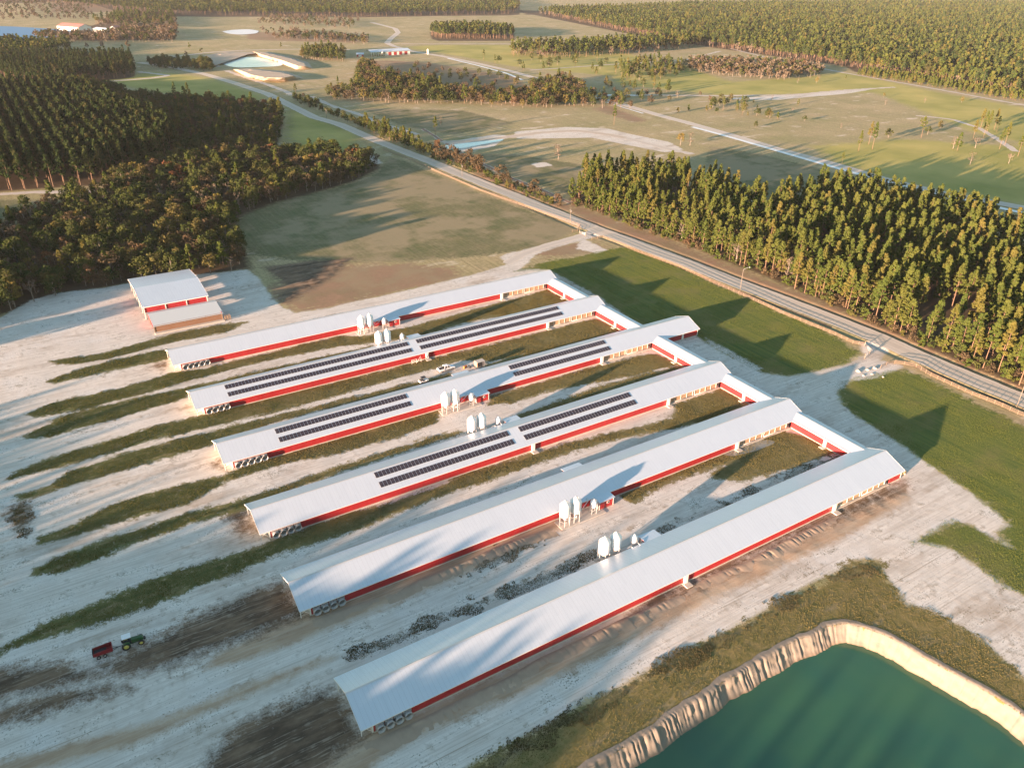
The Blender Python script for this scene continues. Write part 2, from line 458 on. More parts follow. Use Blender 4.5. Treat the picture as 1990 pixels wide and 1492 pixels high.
P['brown'] += [
    [(520, 560), (560, 540), (660, 515), (800, 512), (880, 522), (900, 540), (800, 562), (640, 598), (580, 606), (540, 590)],
    [(700, 120), (760, 118), (830, 122), (1010, 150), (1020, 170), (900, 178), (760, 165), (700, 150)],
    [(1180, 205), (1260, 235), (1230, 238), (1150, 212)],
    [(940, 335), (1040, 365), (1120, 405), (1090, 412), (990, 372), (900, 342)],
    [(1020, 492), (1120, 470), (1180, 478), (1150, 492), (1060, 500)],
    [(1680, 735), (1800, 742), (1900, 790), (2050, 850), (2050, 880), (1900, 810), (1780, 757)],
    [(1100, 430), (1260, 482), (1480, 570), (1700, 650), (1990, 765), (1990, 755), (1700, 640), (1480, 555), (1260, 468), (1110, 412)],
    [(100, 0), (420, 5), (420, 20), (100, 26)], [(480, 62), (700, 70), (700, 84), (480, 78)],
]
P['mud'] += [
    [(545, 1128), (570, 1140), (590, 1186), (527, 1199), (436, 1235), (363, 1261), (291, 1286), (247, 1290), (300, 1252), (363, 1206), (436, 1177), (508, 1148)],
    [(-60, 1310), (0, 1295), (109, 1284), (182, 1299), (225, 1313), (109, 1342), (0, 1362), (-60, 1370)],
    [(403, 1458), (472, 1404), (581, 1368), (655, 1342), (690, 1400), (708, 1428), (660, 1450), (599, 1475), (500, 1520), (380, 1520)],
    [(510, 520), (560, 512), (620, 505), (690, 500), (640, 545), (560, 590), (530, 580), (560, 560)],
    [(1270, 1150), (1400, 1080), (1620, 985), (1700, 950), (1760, 935), (1740, 965), (1620, 1020), (1460, 1085), (1340, 1150), (1200, 1215)],
    [(476, 990), (495, 1025), (470, 1040), (440, 1010)], [(430, 890), (440, 915), (400, 905)], [(1190, 960), (1320, 905), (1420, 870), (1330, 912), (1240, 960)],
    [(10, 985), (55, 970), (62, 1010), (40, 1040), (12, 1010)],
]
for yc_ in (254.9, 222.1, 189.5, 156.3):
    pass
P['brown'] += [[(1100, 424), (1260, 478), (1480, 564), (1700, 645), (1990, 762), (2120, 815), (2120, 790), (1990, 745), (1700, 622), (1480, 540), (1260, 450), (1110, 395)]]
P['mud'] += [[(380, 1530), (400, 1470), (470, 1400), (560, 1360), (640, 1330), (690, 1392), (712, 1436), (650, 1480), (600, 1540)],
    [(560, 1140), (600, 1195), (520, 1230), (430, 1262), (330, 1300), (240, 1318), (150, 1300), (240, 1270), (340, 1215), (440, 1165), (510, 1138)],
    [(0, 1370), (120, 1340), (220, 1325), (260, 1340), (160, 1370), (60, 1400), (-60, 1420)], [(480, 985), (500, 1035), (455, 1030), (430, 1000), (450, 985)], [(330, 700), (300, 706), (285, 715), (318, 718)]]
P['tan'] += [
    [(583, 1190), (660, 1165), (760, 1130), (860, 1085), (1000, 1030), (1080, 1000), (1090, 1030), (1000, 1075), (860, 1135), (760, 1175), (660, 1215), (560, 1255), (470, 1285), (400, 1300), (420, 1270), (500, 1230)],
    [(705, 1425), (800, 1385), (900, 1340), (1000, 1295), (1100, 1248), (1200, 1200), (1330, 1140), (1480, 1075), (1620, 1010), (1720, 960), (1760, 940), (1770, 970), (1640, 1045), (1480, 1120), (1330, 1195), (1200, 1260), (1060, 1325), (960, 1370), (860, 1410), (760, 1460), (700, 1510), (560, 1540), (620, 1470)],
    [(150, 1440), (300, 1400), (450, 1340), (620, 1280), (660, 1275), (520, 1335), (400, 1385), (250, 1450), (60, 1500), (-60, 1520), (0, 1480)],
]
WEEDS = [
    [(680, 1268), (751, 1237), (842, 1197), (951, 1153), (1023, 1124), (1125, 1077), (1161, 1066), (1168, 1080), (1060, 1134), (951, 1178), (842, 1222), (751, 1268), (684, 1290)],
    [(900, 1500), (914, 1488), (987, 1446), (1060, 1409), (1132, 1366), (1205, 1333), (1259, 1300), (1320, 1270), (1367, 1247), (1429, 1218), (1494, 1181), (1574, 1134), (1629, 1108), (1700, 1096), (1700, 1120), (1629, 1135), (1574, 1158), (1494, 1205), (1429, 1243), (1367, 1273), (1320, 1297), (1259, 1330), (1205, 1362), (1132, 1397), (1060, 1440), (987, 1475), (950, 1500)],
    [(1260, 1035), (1400, 975), (1560, 905), (1640, 880), (1640, 890), (1500, 945), (1400, 990), (1270, 1042)],
    [(700, 1075), (850, 1040), (1000, 990), (1060, 975), (1040, 1000), (930, 1035), (900, 1060), (1000, 1035), (960, 1060), (900, 1078), (880, 1062)],
    [(900, 1105), (1000, 1068), (1060, 1042), (1070, 1052), (960, 1100), (890, 1122)],
    [(10, 985), (55, 970), (62, 1030), (40, 1050), (12, 1020)],
]
BERM = [(700, 1640), (914, 1488), (987, 1447), (1060, 1411), (1132, 1368), (1205, 1335), (1259, 1302), (1320, 1271), (1367, 1248), (1429, 1219), (1494, 1183), (1574, 1135), (1629, 1110), (1658, 1088), (1712, 1088), (1716, 1113), (1741, 1146), (1756, 1168), (1829, 1197), (1901, 1237), (1945, 1277), (1990, 1317), (2160, 1440), (2160, 1700), (700, 1900)]
RIM = [(1168, 1484), (1225, 1450), (1280, 1415), (1320, 1385), (1374, 1353), (1429, 1317), (1483, 1281), (1538, 1253), (1574, 1237), (1611, 1220), (1647, 1215), (1683, 1224), (1720, 1237), (1756, 1255), (1792, 1279), (1829, 1299), (1865, 1317), (1901, 1337), (1938, 1361), (1974, 1384), (2010, 1410), (2120, 1500)]
POND_Z = -3.2
RIMW = GP(RIM)
# close the pond outside the frame
RIMW = np.vstack([GP([(1000, 1600), (1080, 1540)]), RIMW, GP([(2260, 1640), (2100, 2100), (1500, 2300), (1000, 1900)])])
PINEGROVE = [(1108, 388), (1180, 415), (1250, 440), (1330, 472), (1400, 503), (1480, 534), (1560, 568), (1650, 606), (1700, 628), (1790, 668), (1880, 708), (1990, 752), (2150, 812), (2150, 540), (1990, 480), (1900, 445), (1800, 415), (1700, 392), (1600, 384), (1545, 392), (1500, 420), (1440, 405), (1380, 372), (1300, 352), (1200, 350), (1140, 350)]
LEFTPINES = [(-160, 392), (0, 372), (90, 366), (190, 360), (215, 345), (330, 322), (345, 290), (330, 265), (270, 240), (180, 195), (100, 180), (0, 190), (-160, 200)]
LEFTPINES2 = [(-100, 128), (0, 120), (100, 118), (255, 118), (262, 138), (262, 152), (180, 158), (100, 165), (40, 162), (0, 150), (-100, 150)]
HARDWOOD = [(215, 375), (230, 340), (340, 322), (350, 285), (330, 262), (270, 238), (180, 195), (80, 178), (0, 188), (0, 170), (90, 170), (180, 165), (260, 190), (380, 200), (470, 205), (545, 215), (550, 240), (535, 300), (640, 298), (730, 312), (742, 326), (690, 352), (600, 378), (540, 392), (470, 420), (452, 450), (470, 480), (490, 522), (390, 535), (245, 552), (120, 572), (0, 612), (-200, 660), (-200, 500), (-40, 462), (60, 425), (130, 392), (160, 384)]
FIELDL = [(-60, 392), (0, 388), (130, 388), (150, 385), (60, 420), (-60, 455)]
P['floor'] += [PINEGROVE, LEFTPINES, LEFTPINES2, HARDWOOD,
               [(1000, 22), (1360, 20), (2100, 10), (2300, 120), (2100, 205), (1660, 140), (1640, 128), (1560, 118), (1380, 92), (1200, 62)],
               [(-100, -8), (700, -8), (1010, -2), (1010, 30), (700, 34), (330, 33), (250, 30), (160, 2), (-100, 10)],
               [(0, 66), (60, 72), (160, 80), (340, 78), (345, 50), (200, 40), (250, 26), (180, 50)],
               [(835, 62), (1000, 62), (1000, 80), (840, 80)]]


def resample(poly, step):
    out = []
    n = len(poly)
    for i in range(n):
        a, b = poly[i], poly[(i + 1) % n]
        k = max(1, int(np.hypot(*(b - a)) / step))
        for j in range(k): out.append(a + (b - a) * j / k)
    return np.array(out)


def sdf(P2, polyw, clampd=30.0):
    """signed distance in metres, positive inside"""
    out = np.full(len(P2), -clampd, dtype=np.float32)
    lo, hi = polyw.min(0) - clampd, polyw.max(0) + clampd
    idx = np.where((P2[:, 0] > lo[0]) & (P2[:, 0] < hi[0]) & (P2[:, 1] > lo[1]) & (P2[:, 1] < hi[1]))[0]
    if len(idx) == 0: return out
    Q = P2[idx]
    d2 = np.full(len(Q), 1e12); ins = np.zeros(len(Q), bool)
    n = len(polyw)
    for i in range(n):
        a, b = polyw[i], polyw[(i + 1) % n]
        e = b - a; L = e @ e + 1e-9
        t = np.clip(((Q - a) @ e) / L, 0, 1)
        dd = Q - a - t[:, None] * e
        d2 = np.minimum(d2, (dd * dd).sum(1))
        if abs(e[1]) > 1e-12:
            c = ((a[1] > Q[:, 1]) != (b[1] > Q[:, 1])) & (Q[:, 0] < e[0] * (Q[:, 1] - a[1]) / e[1] + a[0])
            ins ^= c
    d = np.minimum(np.sqrt(d2), clampd)
    out[idx] = np.where(ins, d, -d)
    return out


def linedist(P2, line, clampd=30.0):
    out = np.full(len(P2), clampd, dtype=np.float32)
    lo, hi = line.min(0) - clampd, line.max(0) + clampd
    idx = np.where((P2[:, 0] > lo[0]) & (P2[:, 0] < hi[0]) & (P2[:, 1] > lo[1]) & (P2[:, 1] < hi[1]))[0]
    Q = P2[idx]; d2 = np.full(len(Q), clampd ** 2)
    for i in range(len(line) - 1):
        a, b = line[i], line[i + 1]; e = b - a; L = e @ e + 1e-9
        t = np.clip(((Q - a) @ e) / L, 0, 1)
        dd = Q - a - t[:, None] * e
        d2 = np.minimum(d2, (dd * dd).sum(1))
    out[idx] = np.sqrt(d2)
    return out


PW = {k: [GP(p) for p in v] for k, v in P.items()}
WEEDW = [GP(p) for p in WEEDS]
BERMW = GP(BERM)
ROADW, ROAD2W = GP(ROAD), GP(ROAD2)


def layer(P2, polys, clampd=30.0):
    out = np.full(len(P2), -clampd, dtype=np.float32)
    for p in polys: out = np.maximum(out, sdf(P2, p, clampd))
    return out


def vnoise(x, y, s, seed=0):
    """smooth value noise, period-free enough for terrain"""
    x, y = x / s, y / s
    xi, yi = np.floor(x), np.floor(y)
    fx, fy = x - xi, y - yi
    fx, fy = fx * fx * (3 - 2 * fx), fy * fy * (3 - 2 * fy)
    def h(a, b):
        v = np.sin(a * 127.1 + b * 311.7 + seed * 74.7) * 43758.5453
        return v - np.floor(v)
    return (h(xi, yi) * (1 - fx) + h(xi + 1, yi) * fx) * (1 - fy) + (h(xi, yi + 1) * (1 - fx) + h(xi + 1, yi + 1) * fx) * fy


def axis(lo, f0, f1, hi, step, grow, big):
    a = list(np.arange(f0, f1 + 1e-6, step)); s = step; x = f0; left = []
    while x > lo:
        s = min(s * grow, big); x -= s; left.append(x)
    s = step; x = a[-1]; right = []
    while x < hi:
        s = min(s * grow, big); x += s; right.append(x)
    return np.array(left[::-1] + a + right)


XS = axis(-9000, -60, 300, 16000, 0.9, 1.045, 400)
YS = axis(-3000, 10, 360, 16000, 0.9, 1.04, 400)
GX, GY = np.meshgrid(XS, YS, indexing='ij')
P2 = np.stack([GX.ravel(), GY.ravel()], 1)
LAY = {k: layer(P2, v) for k, v in PW.items()}
LAY['berm'] = sdf(P2, BERMW)
LAY['weed'] = layer(P2, WEEDW)
LAY['pond'] = sdf(P2, RIMW)
LAY['road'] = linedist(P2, ROADW)
Z = np.zeros(len(P2), dtype=np.float32)
X_, Y_ = P2[:, 0], P2[:, 1]
near = np.clip((700 - np.hypot(X_, Y_)) / 400, 0, 1)
mudw = np.clip(LAY['mud'] / 2.5, 0, 1); tanw = np.clip(LAY['tan'] / 1.5, 0, 1); weedw = np.clip(LAY['weed'] / 1.5, 0, 1)
n1 = vnoise(X_, Y_ * 2.2, 3.0) + 0.5 * vnoise(X_, Y_ * 2, 1.3, 3)
Z += near * 0.05 * (vnoise(X_, Y_, 7, 5) - 0.5)
Z += (mudw * 0.35 + tanw * 0.22 + weedw * 0.16) * (n1 - 0.55)
bw = np.clip(LAY['berm'] / 3, 0, 1)
# keep building pads, roads and the yard tracks level
pads = np.zeros(len(P2), bool)
for yc in (254.9, 222.1, 189.5, 156.3, 128.0, 95.5): pads |= (np.abs(Y_ - yc) < 8.5) & (X_ > 24) & (X_ < 196)
pads |= (X_ > 170) & (X_ < 182) & (Y_ > 90) & (Y_ < 260)
Z[pads] = np.minimum(Z[pads], 0.0)
Z -= 0.45 * np.clip(1 - np.abs(LAY['road'] - 6.6) / 1.6, 0, 1) * (Y_ < X_ * 0 + 1e9) * near * ((X_ * 0.92 + Y_ * 0.4) < 1e9)
Z[LAY['road'] < 5.0] = 0
Z[LAY['pond'] > -0.3] = -7.0
nx, ny = len(XS), len(YS)
ii = (np.arange(nx - 1)[:, None] * ny + np.arange(ny - 1)[None, :]).ravel()
FQ = np.stack([ii, ii + ny, ii + ny + 1, ii + 1], 1)
gme = mesh_np("ground", np.stack([X_, Y_, Z], 1), FQ, smooth=True)
for k in ('sand', 'grass', 'brown', 'mud', 'tan', 'lush', 'floor', 'berm', 'weed', 'meadow', 'olive'):
    a = gme.attributes.new("m_" + k, 'FLOAT', 'POINT')
    a.data.foreach_set("value", LAY[k].astype(np.float32))
ground = bpy.data.objects.new("ground", gme); link(ground); tag(ground, kind="structure")


def ground_mat():
    t = NT("ground_surface"); p = t.pos()
    nA = t.noise(t.mapping(p, (0.10, 0.32, 0.3)), 1.0, 7, 0.62)       # drawn out along the houses
    nB = t.noise(p, 0.55, 6, 0.6)
    nC = t.noise(p, 2.6, 4, 0.6)
    nL = t.noise(p, 0.018, 4, 0.55)
    nM = t.noise(p, 0.07, 5, 0.6)
    nS = t.noise(t.mapping(p, (0.06, 2.2, 1.0), (0, 0, RAD(3))), 1.0, 5, 0.6)   # wheel and blade marks
    nT = t.noise(t.mapping(p, (0.016, 2.6, 1.0)), 1.0, 3, 0.7)
    nR = t.noise(t.mapping(p, (0.9, 0.03, 1.0), (0, 0, RAD(-22))), 1.0, 4, 0.6)   # mowing lines
    edge = t.math('SUBTRACT', t.math('ADD', t.math('MULTIPLY', nB, 0.6), t.math('MULTIPLY', nA, 0.6)), 0.6)
    fine = t.math('SUBTRACT', nC, 0.5)

    def mask(name, amp=4.0, soft=0.6, famp=1.5, off=0.0):
        s = t.math('ADD', t.attr("m_" + name), t.math('MULTIPLY', edge, amp))
        s = t.math('ADD', s, t.math('MULTIPLY', fine, famp))
        return t.ramp(t.math('ADD', s, off), -soft, soft)

    # far pasture
    past = t.mix(t.ramp(nL, 0.35, 0.65), (0.56, 0.43, 0.235), (0.37, 0.325, 0.145))
    past = t.mix(t.ramp(nM, 0.45, 0.75, 0, 0.7), past, (0.60, 0.43, 0.26))
    past = t.mix(t.ramp(nR, 0.35, 0.7, 0, 0.5), past, (0.17, 0.15, 0.07))
    past = t.mix(t.ramp(t.math('ADD', nB, nC), 0.85, 1.2, 0, 0.5), past, (0.13, 0.12, 0.055))
    bare = t.ramp(t.math('ADD', t.noise(t.mapping(p, (0.03, 0.09, 1)), 1.0, 6, 0.65), t.math('MULTIPLY', nM, 0.5)), 0.84, 0.98, 0, 0.8)
    past = t.mix(bare, past, (0.66, 0.56, 0.44))
    c = past
    ol = t.mix(t.ramp(nM, 0.35, 0.65), (0.130, 0.145, 0.055), (0.225, 0.195, 0.090))
    ol = t.mix(t.ramp(nR, 0.4, 0.7, 0, 0.5), ol, (0.30, 0.24, 0.15))
    ol = t.mix(t.ramp(t.math('ADD', nB, nC), 0.9, 1.2, 0, 0.6), ol, (0.10, 0.09, 0.045))
    ol = t.mix(t.ramp(t.math('ADD', nA, t.math('MULTIPLY', nM, 0.4)), 0.86, 0.96, 0, 0.5), ol, (0.40, 0.35, 0.28))
    ol = t.mix(t.ramp(t.math('ADD', nL, t.math('MULTIPLY', nM, 0.5)), 0.70, 0.82, 0, 0.7), ol, (0.33, 0.26, 0.155))
    c = t.mix(mask('olive', 14, 2.0, 5.0), c, ol)
    mead = t.mix(t.ramp(nL, 0.35, 0.65), (0.27, 0.27, 0.060), (0.47, 0.39, 0.115))
    mead = t.mix(t.ramp(nR, 0.4, 0.7, 0, 0.4), mead, (0.36, 0.29, 0.13))
    c = t.mix(mask('meadow', 40, 6.0, 5.0), c, mead)
    brown = t.mix(nB, (0.24, 0.15, 0.09), (0.36, 0.23, 0.14))
    brown = t.mix(t.ramp(t.math('ADD', nM, t.math('MULTIPLY', nC, 0.4)), 0.6, 0.85, 0, 0.7), brown, ol)
    c = t.mix(mask('brown', 30, 3.0, 6.0), c, brown)
    lush = t.mix(t.ramp(nR, 0.3, 0.7), (0.058, 0.105, 0.027), (0.165, 0.180, 0.040))
    lush = t.mix(t.ramp(nM, 0.48, 0.68, 0, 0.75), lush, (0.22, 0.18, 0.07))
    lush = t.mix(t.ramp(nC, 0.45, 0.75, 0, 0.35), lush, (0.06, 0.08, 0.02))
    c = t.mix(mask('lush', 16, 0.9, 6.0), c, lush)
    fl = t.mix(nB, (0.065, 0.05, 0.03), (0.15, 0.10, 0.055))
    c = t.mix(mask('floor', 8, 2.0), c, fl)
    sand = t.mix(t.ramp(nA, 0.3, 0.7), (0.57, 0.505, 0.425), (0.78, 0.715, 0.625))
    sand = t.mix(t.ramp(nS, 0.45, 0.68, 0, 0.55), sand, (0.42, 0.345, 0.27))
    sand = t.mix(t.ramp(nM, 0.50, 0.70, 0, 0.55), sand, (0.72, 0.69, 0.64))
    sand = t.mix(t.ramp(nT, 0.60, 0.68, 0, 0.6), sand, (0.30, 0.235, 0.165))
    sand = t.mix(t.ramp(nT, 0.36, 0.30, 0, 0.5), sand, (0.78, 0.74, 0.68))
    sand = t.mix(t.ramp(t.math('ADD', t.noise(t.mapping(p, (0.022, 0.09, 1)), 1.0, 5, 0.6), t.math('MULTIPLY', nB, 0.25)), 0.66, 0.80, 0, 0.55), sand, (0.33, 0.25, 0.175))
    blot = t.ramp(t.math('ADD', t.math('MULTIPLY', nB, 0.6), t.math('MULTIPLY', nA, 0.55)), 0.62, 0.74, 0, 0.6)
    sand = t.mix(blot, sand, (0.30, 0.24, 0.17))
    spk = t.ramp(t.math('ADD', t.math('MULTIPLY', nC, 0.75), t.math('ADD', t.math('MULTIPLY', nA, 0.40), t.math('MULTIPLY', nM, 0.25))), 0.79, 0.86, 0, 0.85)
    sand = t.mix(spk, sand, (0.12, 0.115, 0.06))
    c = t.mix(mask('sand', 6, 0.6, 3.0), c, sand)
    tan = t.mix(t.ramp(nA, 0.35, 0.65), (0.50, 0.37, 0.25), (0.36, 0.24, 0.15))
    tan = t.mix(t.ramp(nS, 0.45, 0.65, 0, 0.35), tan, (0.55, 0.46, 0.36))
    c = t.mix(mask('tan', 4, 1.0), c, tan)
    mud = t.mix(t.ramp(nA, 0.4, 0.62), (0.085, 0.060, 0.040), (0.22, 0.15, 0.095))
    mud = t.mix(t.ramp(nB, 0.45, 0.75, 0, 0.5), mud, (0.07, 0.05, 0.03))
    mud = t.mix(t.ramp(t.math('ADD', nS, t.math('MULTIPLY', nB, 0.5)), 0.78, 0.92, 0, 0.5), mud, (0.45, 0.36, 0.27))
    c = t.mix(mask('mud', 12, 1.8, 5.0, off=-0.3), c, mud)
    bermc = t.mix(t.ramp(nB, 0.35, 0.65), (0.27, 0.20, 0.08), (0.16, 0.14, 0.045))
    bermc = t.mix(t.ramp(nA, 0.55, 0.68, 0, 0.6), bermc, (0.30, 0.24, 0.16))
    c = t.mix(mask('berm', 13, 0.6, 6.0), c, bermc)
    gr = t.mix(t.ramp(nB, 0.3, 0.7), (0.070, 0.090, 0.028), (0.165, 0.145, 0.050))
    gr = t.mix(t.ramp(nA, 0.55, 0.70, 0, 0.75), gr, (0.25, 0.19, 0.10))
    gr = t.mix(t.ramp(t.math('ADD', nC, nB), 1.12, 1.3, 0, 0.8), gr, (0.42, 0.35, 0.26))
    spx = t.n("ShaderNodeSeparateXYZ"); t.l(p, spx.inputs[0])
    dry = t.mix(t.ramp(nB, 0.3, 0.7), (0.130, 0.125, 0.045), (0.260, 0.200, 0.090))  # sunlit grass tone, painted into the strips between the houses
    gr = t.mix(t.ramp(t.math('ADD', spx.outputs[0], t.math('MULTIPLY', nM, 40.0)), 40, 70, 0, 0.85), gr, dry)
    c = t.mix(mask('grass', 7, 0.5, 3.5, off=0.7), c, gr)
    wd = t.mix(nB, (0.10, 0.09, 0.05), (0.22, 0.17, 0.10))
    c = t.mix(t.math('MULTIPLY', mask('weed', 9, 0.6, 5.0, off=-1.2), 0.6), c, wd)
    h = t.math('ADD', t.math('MULTIPLY', nB, 0.5), t.math('ADD', t.math('MULTIPLY', nC, 0.28), t.math('MULTIPLY', nS, 0.12)))
    nm = t.bump(h, 0.6, 0.16)
    t.principled(c, 0.95, 0.0, nm, 0.15)
    return t.m


gme.materials.append(ground_mat())


# ------------------------------------------------------------------ pond
def pond():
    w_ = MB()
    ring = resample(RIMW, 2.0)
    cen = ring.mean(0)
    wm = NT("pond_water"); p = wm.pos()
    c = wm.mix(wm.ramp(wm.noise(p, 0.035, 3), 0.35, 0.65), (0.022, 0.098, 0.058), (0.044, 0.128, 0.054))
    nm = wm.bump(wm.noise(wm.mapping(p, (1, 1.6, 1)), 1.4, 3), 0.06, 0.05)
    wm.principled(c, 0.12, 0.0, nm, 0.5)
    w_.face([(x, y, POND_Z) for x, y in RIMW])
    w_.build("water", wm.m, kind="structure")
    # steep gullied bank
    d = resample(RIMW, 0.22); n = len(d)
    nxt, prv = np.roll(d, -6, 0), np.roll(d, 6, 0)
    tg = nxt - prv; tg /= np.linalg.norm(tg, axis=1)[:, None] + 1e-9
    nrm = np.stack([-tg[:, 1], tg[:, 0]], 1)
    if ((cen - d) * nrm).sum() < 0: nrm = -nrm
    s = np.arange(n) * 0.22
    g1 = vnoise(s, s * 0, 0.85, 1); g2 = vnoise(s, s * 0, 0.45, 2); g3 = vnoise(s, s * 0, 6.0, 3)
    g4 = vnoise(s, s * 0, 2.3, 21); gul = np.clip(1 - np.abs(g1 - 0.5) * (3.0 + 3 * g4), 0, 1) ** 1.5 * (0.15 + 1.2 * g3 * (0.4 + g4))
    gul *= np.where(tg[:, 1] * tg[:, 0] > 0, 1.0, 1.0)
    rows = 16
    V = []
    for j in range(rows):
        t_ = j / (rows - 1)
        off = -1.6 + 1.45 * min(1, t_ / .15) + 3.3 * max(0, t_ - 0.15) + (vnoise(s, s * 0 + j * 0.7, 1.6, 9) - 0.5) * 0.35 + (g3 - 0.5) * 0.8
        z = 0.10 + (.03 if .01 < t_ < .2 else 0) - 5.0 * max(0.0, t_ - 0.15) ** 0.9
        dep = ((gul * 0.30 + (vnoise(s, s * 0 + j * .55, .8, 77) - .5) * .22) * (0.3 + vnoise(s, s * 0 + j * 1.3, 1.9, 31)) * math.sin(min(1, t_ * 1.3) * pi) + 0.12 * g2) * (t_ > .1)
        zz = z - (0.25 * gul + 0.1 * g2) * math.sin(min(1, t_ * 1.15) * pi) * (t_ > .1)
        q = d + nrm * (off - dep * 1.4)[:, None]
        V.append(np.column_stack([q, np.full(n, 0.0) + zz]))
    V = np.vstack(V)
    idx = np.arange(n)
    F_ = np.vstack([np.column_stack([j * n + idx, j * n + (idx + 1) % n, (j + 1) * n + (idx + 1) % n, (j + 1) * n + idx]) for j in range(rows - 1)])
    bm = NT("sand_bank"); p = bm.pos()
    sp = bm.n("ShaderNodeSeparateXYZ"); bm.l(p, sp.inputs[0])
    c = bm.mix(bm.noise(p, 0.6, 5), (0.27, 0.235, 0.19), (0.21, 0.175, 0.135))
    c = bm.mix(bm.ramp(bm.noise(bm.mapping(p, (0.3, 0.3, 4)), 1, 3), 0.5, 0.7, 0, 0.4), c, (0.27, 0.235, 0.19))
    c = bm.mix(bm.ramp(bm.math('ADD', sp.outputs[2], bm.math('MULTIPLY', bm.noise(p, 1.2, 3), 0.5)), POND_Z, POND_Z + 0.9, 0.7, 0.0), c, (0.22, 0.14, 0.08))
    bm.principled(c, 0.95, 0, bm.bump(bm.noise(p, 3, 4), 0.5, 0.08), 0.1)
    me = mesh_np("pond_bank", V, F_, [bm.m], smooth=True)
    o = bpy.data.objects.new("pond_bank", me); link(o); tag(o, kind="structure")


pond()


def ledge(yc, xa, xb, seed):
    d = np.column_stack([np.arange(xa, xb, .22), np.zeros(int(math.ceil((xb - xa) / .22 - 1e-9)))])
    n = len(d); s = d[:, 0]
    y0 = yc - 7.9 + (vnoise(s, s * 0, 9, seed) - .5) * 1.6
    g1 = vnoise(s, s * 0, 1.3, seed + 1); g3 = vnoise(s, s * 0, 14, seed + 2); g2 = vnoise(s, s * 0, .5, seed + 3)
    gul = np.clip(1 - np.abs(g1 - .5) * 4.5, 0, 1)
    V = []
    for j, (oy, z) in enumerate(((0, .01), (-.5, .20), (-.9, .26), (-1.4, .20), (-2.0, .08), (-2.8, .015))):
        amp = (.25 + 1.1 * g3) * np.clip((s - xa) / 8, 0, 1) * np.clip((xb - s) / 8, 0, 1)
        V.append(np.column_stack([s + (vnoise(s, s * 0 + j, .9, 5) - .5) * .2, y0 + oy * (1 + .3 * g3) + gul * .35 * (j > 1), z * amp * (1 - .8 * gul * (j > 1)) + .03 * g2 * (0 < j < 5) + .012]))
    V = np.vstack(V); idx = np.arange(n - 1)
    F_ = np.vstack([np.column_stack([j * n + idx, (j + 1) * n + idx, (j + 1) * n + idx + 1, j * n + idx + 1]) for j in range(5)])
    me = mesh_np("eroded_bank", V, F_, [LEDGE], smooth=True)
    o = bpy.data.objects.new("eroded_bank", me); link(o); tag(o, kind="structure")


LEDGE = simple("eroded_sand", (0.44, 0.33, 0.23), 0.95, var=0.35, scale=0.5, bump=0.6)
ledge(128.0, 28, 87, 1); ledge(95.5, 26, 150, 4)


# ------------------------------------------------------------------ roads, tracks, ditches, far ponds
def strip(name, line, width, z, mt, rough=0.25, step=1.2, kind="structure", wfun=None):
    pts = [np.array(line[0])]
    for a, b in zip(line[:-1], line[1:]):
        a, b = np.array(a), np.array(b); k = max(1, int(np.hypot(*(b - a)) / step))
        for j in range(1, k + 1): pts.append(a + (b - a) * j / k)
    d = np.array(pts)
    for _ in range(6): d[1:-1] = (d[:-2] + d[1:-1] * 2 + d[2:]) / 4
    tg = np.gradient(d, axis=0); tg /= np.linalg.norm(tg, axis=1)[:, None] + 1e-9
    nr = np.stack([-tg[:, 1], tg[:, 0]], 1)
    n = len(d); s = np.arange(n) * step
    m_ = 5; V = []
    for j in range(m_):
        u = j / (m_ - 1) * 2 - 1
        w0 = width / 2 * u
        jit = (vnoise(s, s * 0 + j, 2.5, 11 + j) - 0.5) * 2 * rough if j in (0, m_ - 1) else 0
        q = d + nr * (w0 + jit)[:, None] if not np.isscalar(jit) else d + nr * w0
        V.append(np.column_stack([q, np.full(n, z)]))
    V = np.vstack(V); idx = np.arange(n - 1)
    F_ = np.vstack([np.column_stack([j * n + idx, j * n + idx + 1, (j + 1) * n + idx + 1, (j + 1) * n + idx]) for j in range(m_ - 1)])
    me = mesh_np(name, V, F_, [mt])
    a = me.attributes.new("across", 'FLOAT', 'POINT')
    a.data.foreach_set("value", np.repeat(np.linspace(-1, 1, m_), n).astype(np.float32))
    o = bpy.data.objects.new(name, me); link(o); tag(o, kind=kind)
    return o


def road_mat(name, ca, cb, track=0.35):
    t = NT(name); p = t.pos()
    u = t.attr("across")
    nA = t.noise(p, 0.25, 6, 0.6); nB = t.noise(p, 1.7, 5, 0.6)
    c = t.mix(nA, ca, cb)
    au = t.math('ABSOLUTE', u)
    tr = t.ramp(t.math('ABSOLUTE', t.math('SUBTRACT', t.math('ABSOLUTE', t.math('SUBTRACT', au, 0.42)), 0.0)), 0.03, 0.17, 1, 0)
    c = t.mix(t.math('MULTIPLY', tr, track), c, tuple(x * 1.22 for x in cb))
    ed = t.ramp(t.math('ADD', au, t.math('MULTIPLY', nB, 0.35)), 0.78, 1.0, 0, 0.9)
    c = t.mix(ed, c, (0.66, 0.57, 0.46))
    c = t.mix(t.ramp(nB, 0.5, 0.8, 0, 0.3), c, tuple(x * 0.7 for x in ca))
    t.principled(c, 0.95, 0, t.bump(nB, 0.3, 0.05), 0.15)
    return t.m


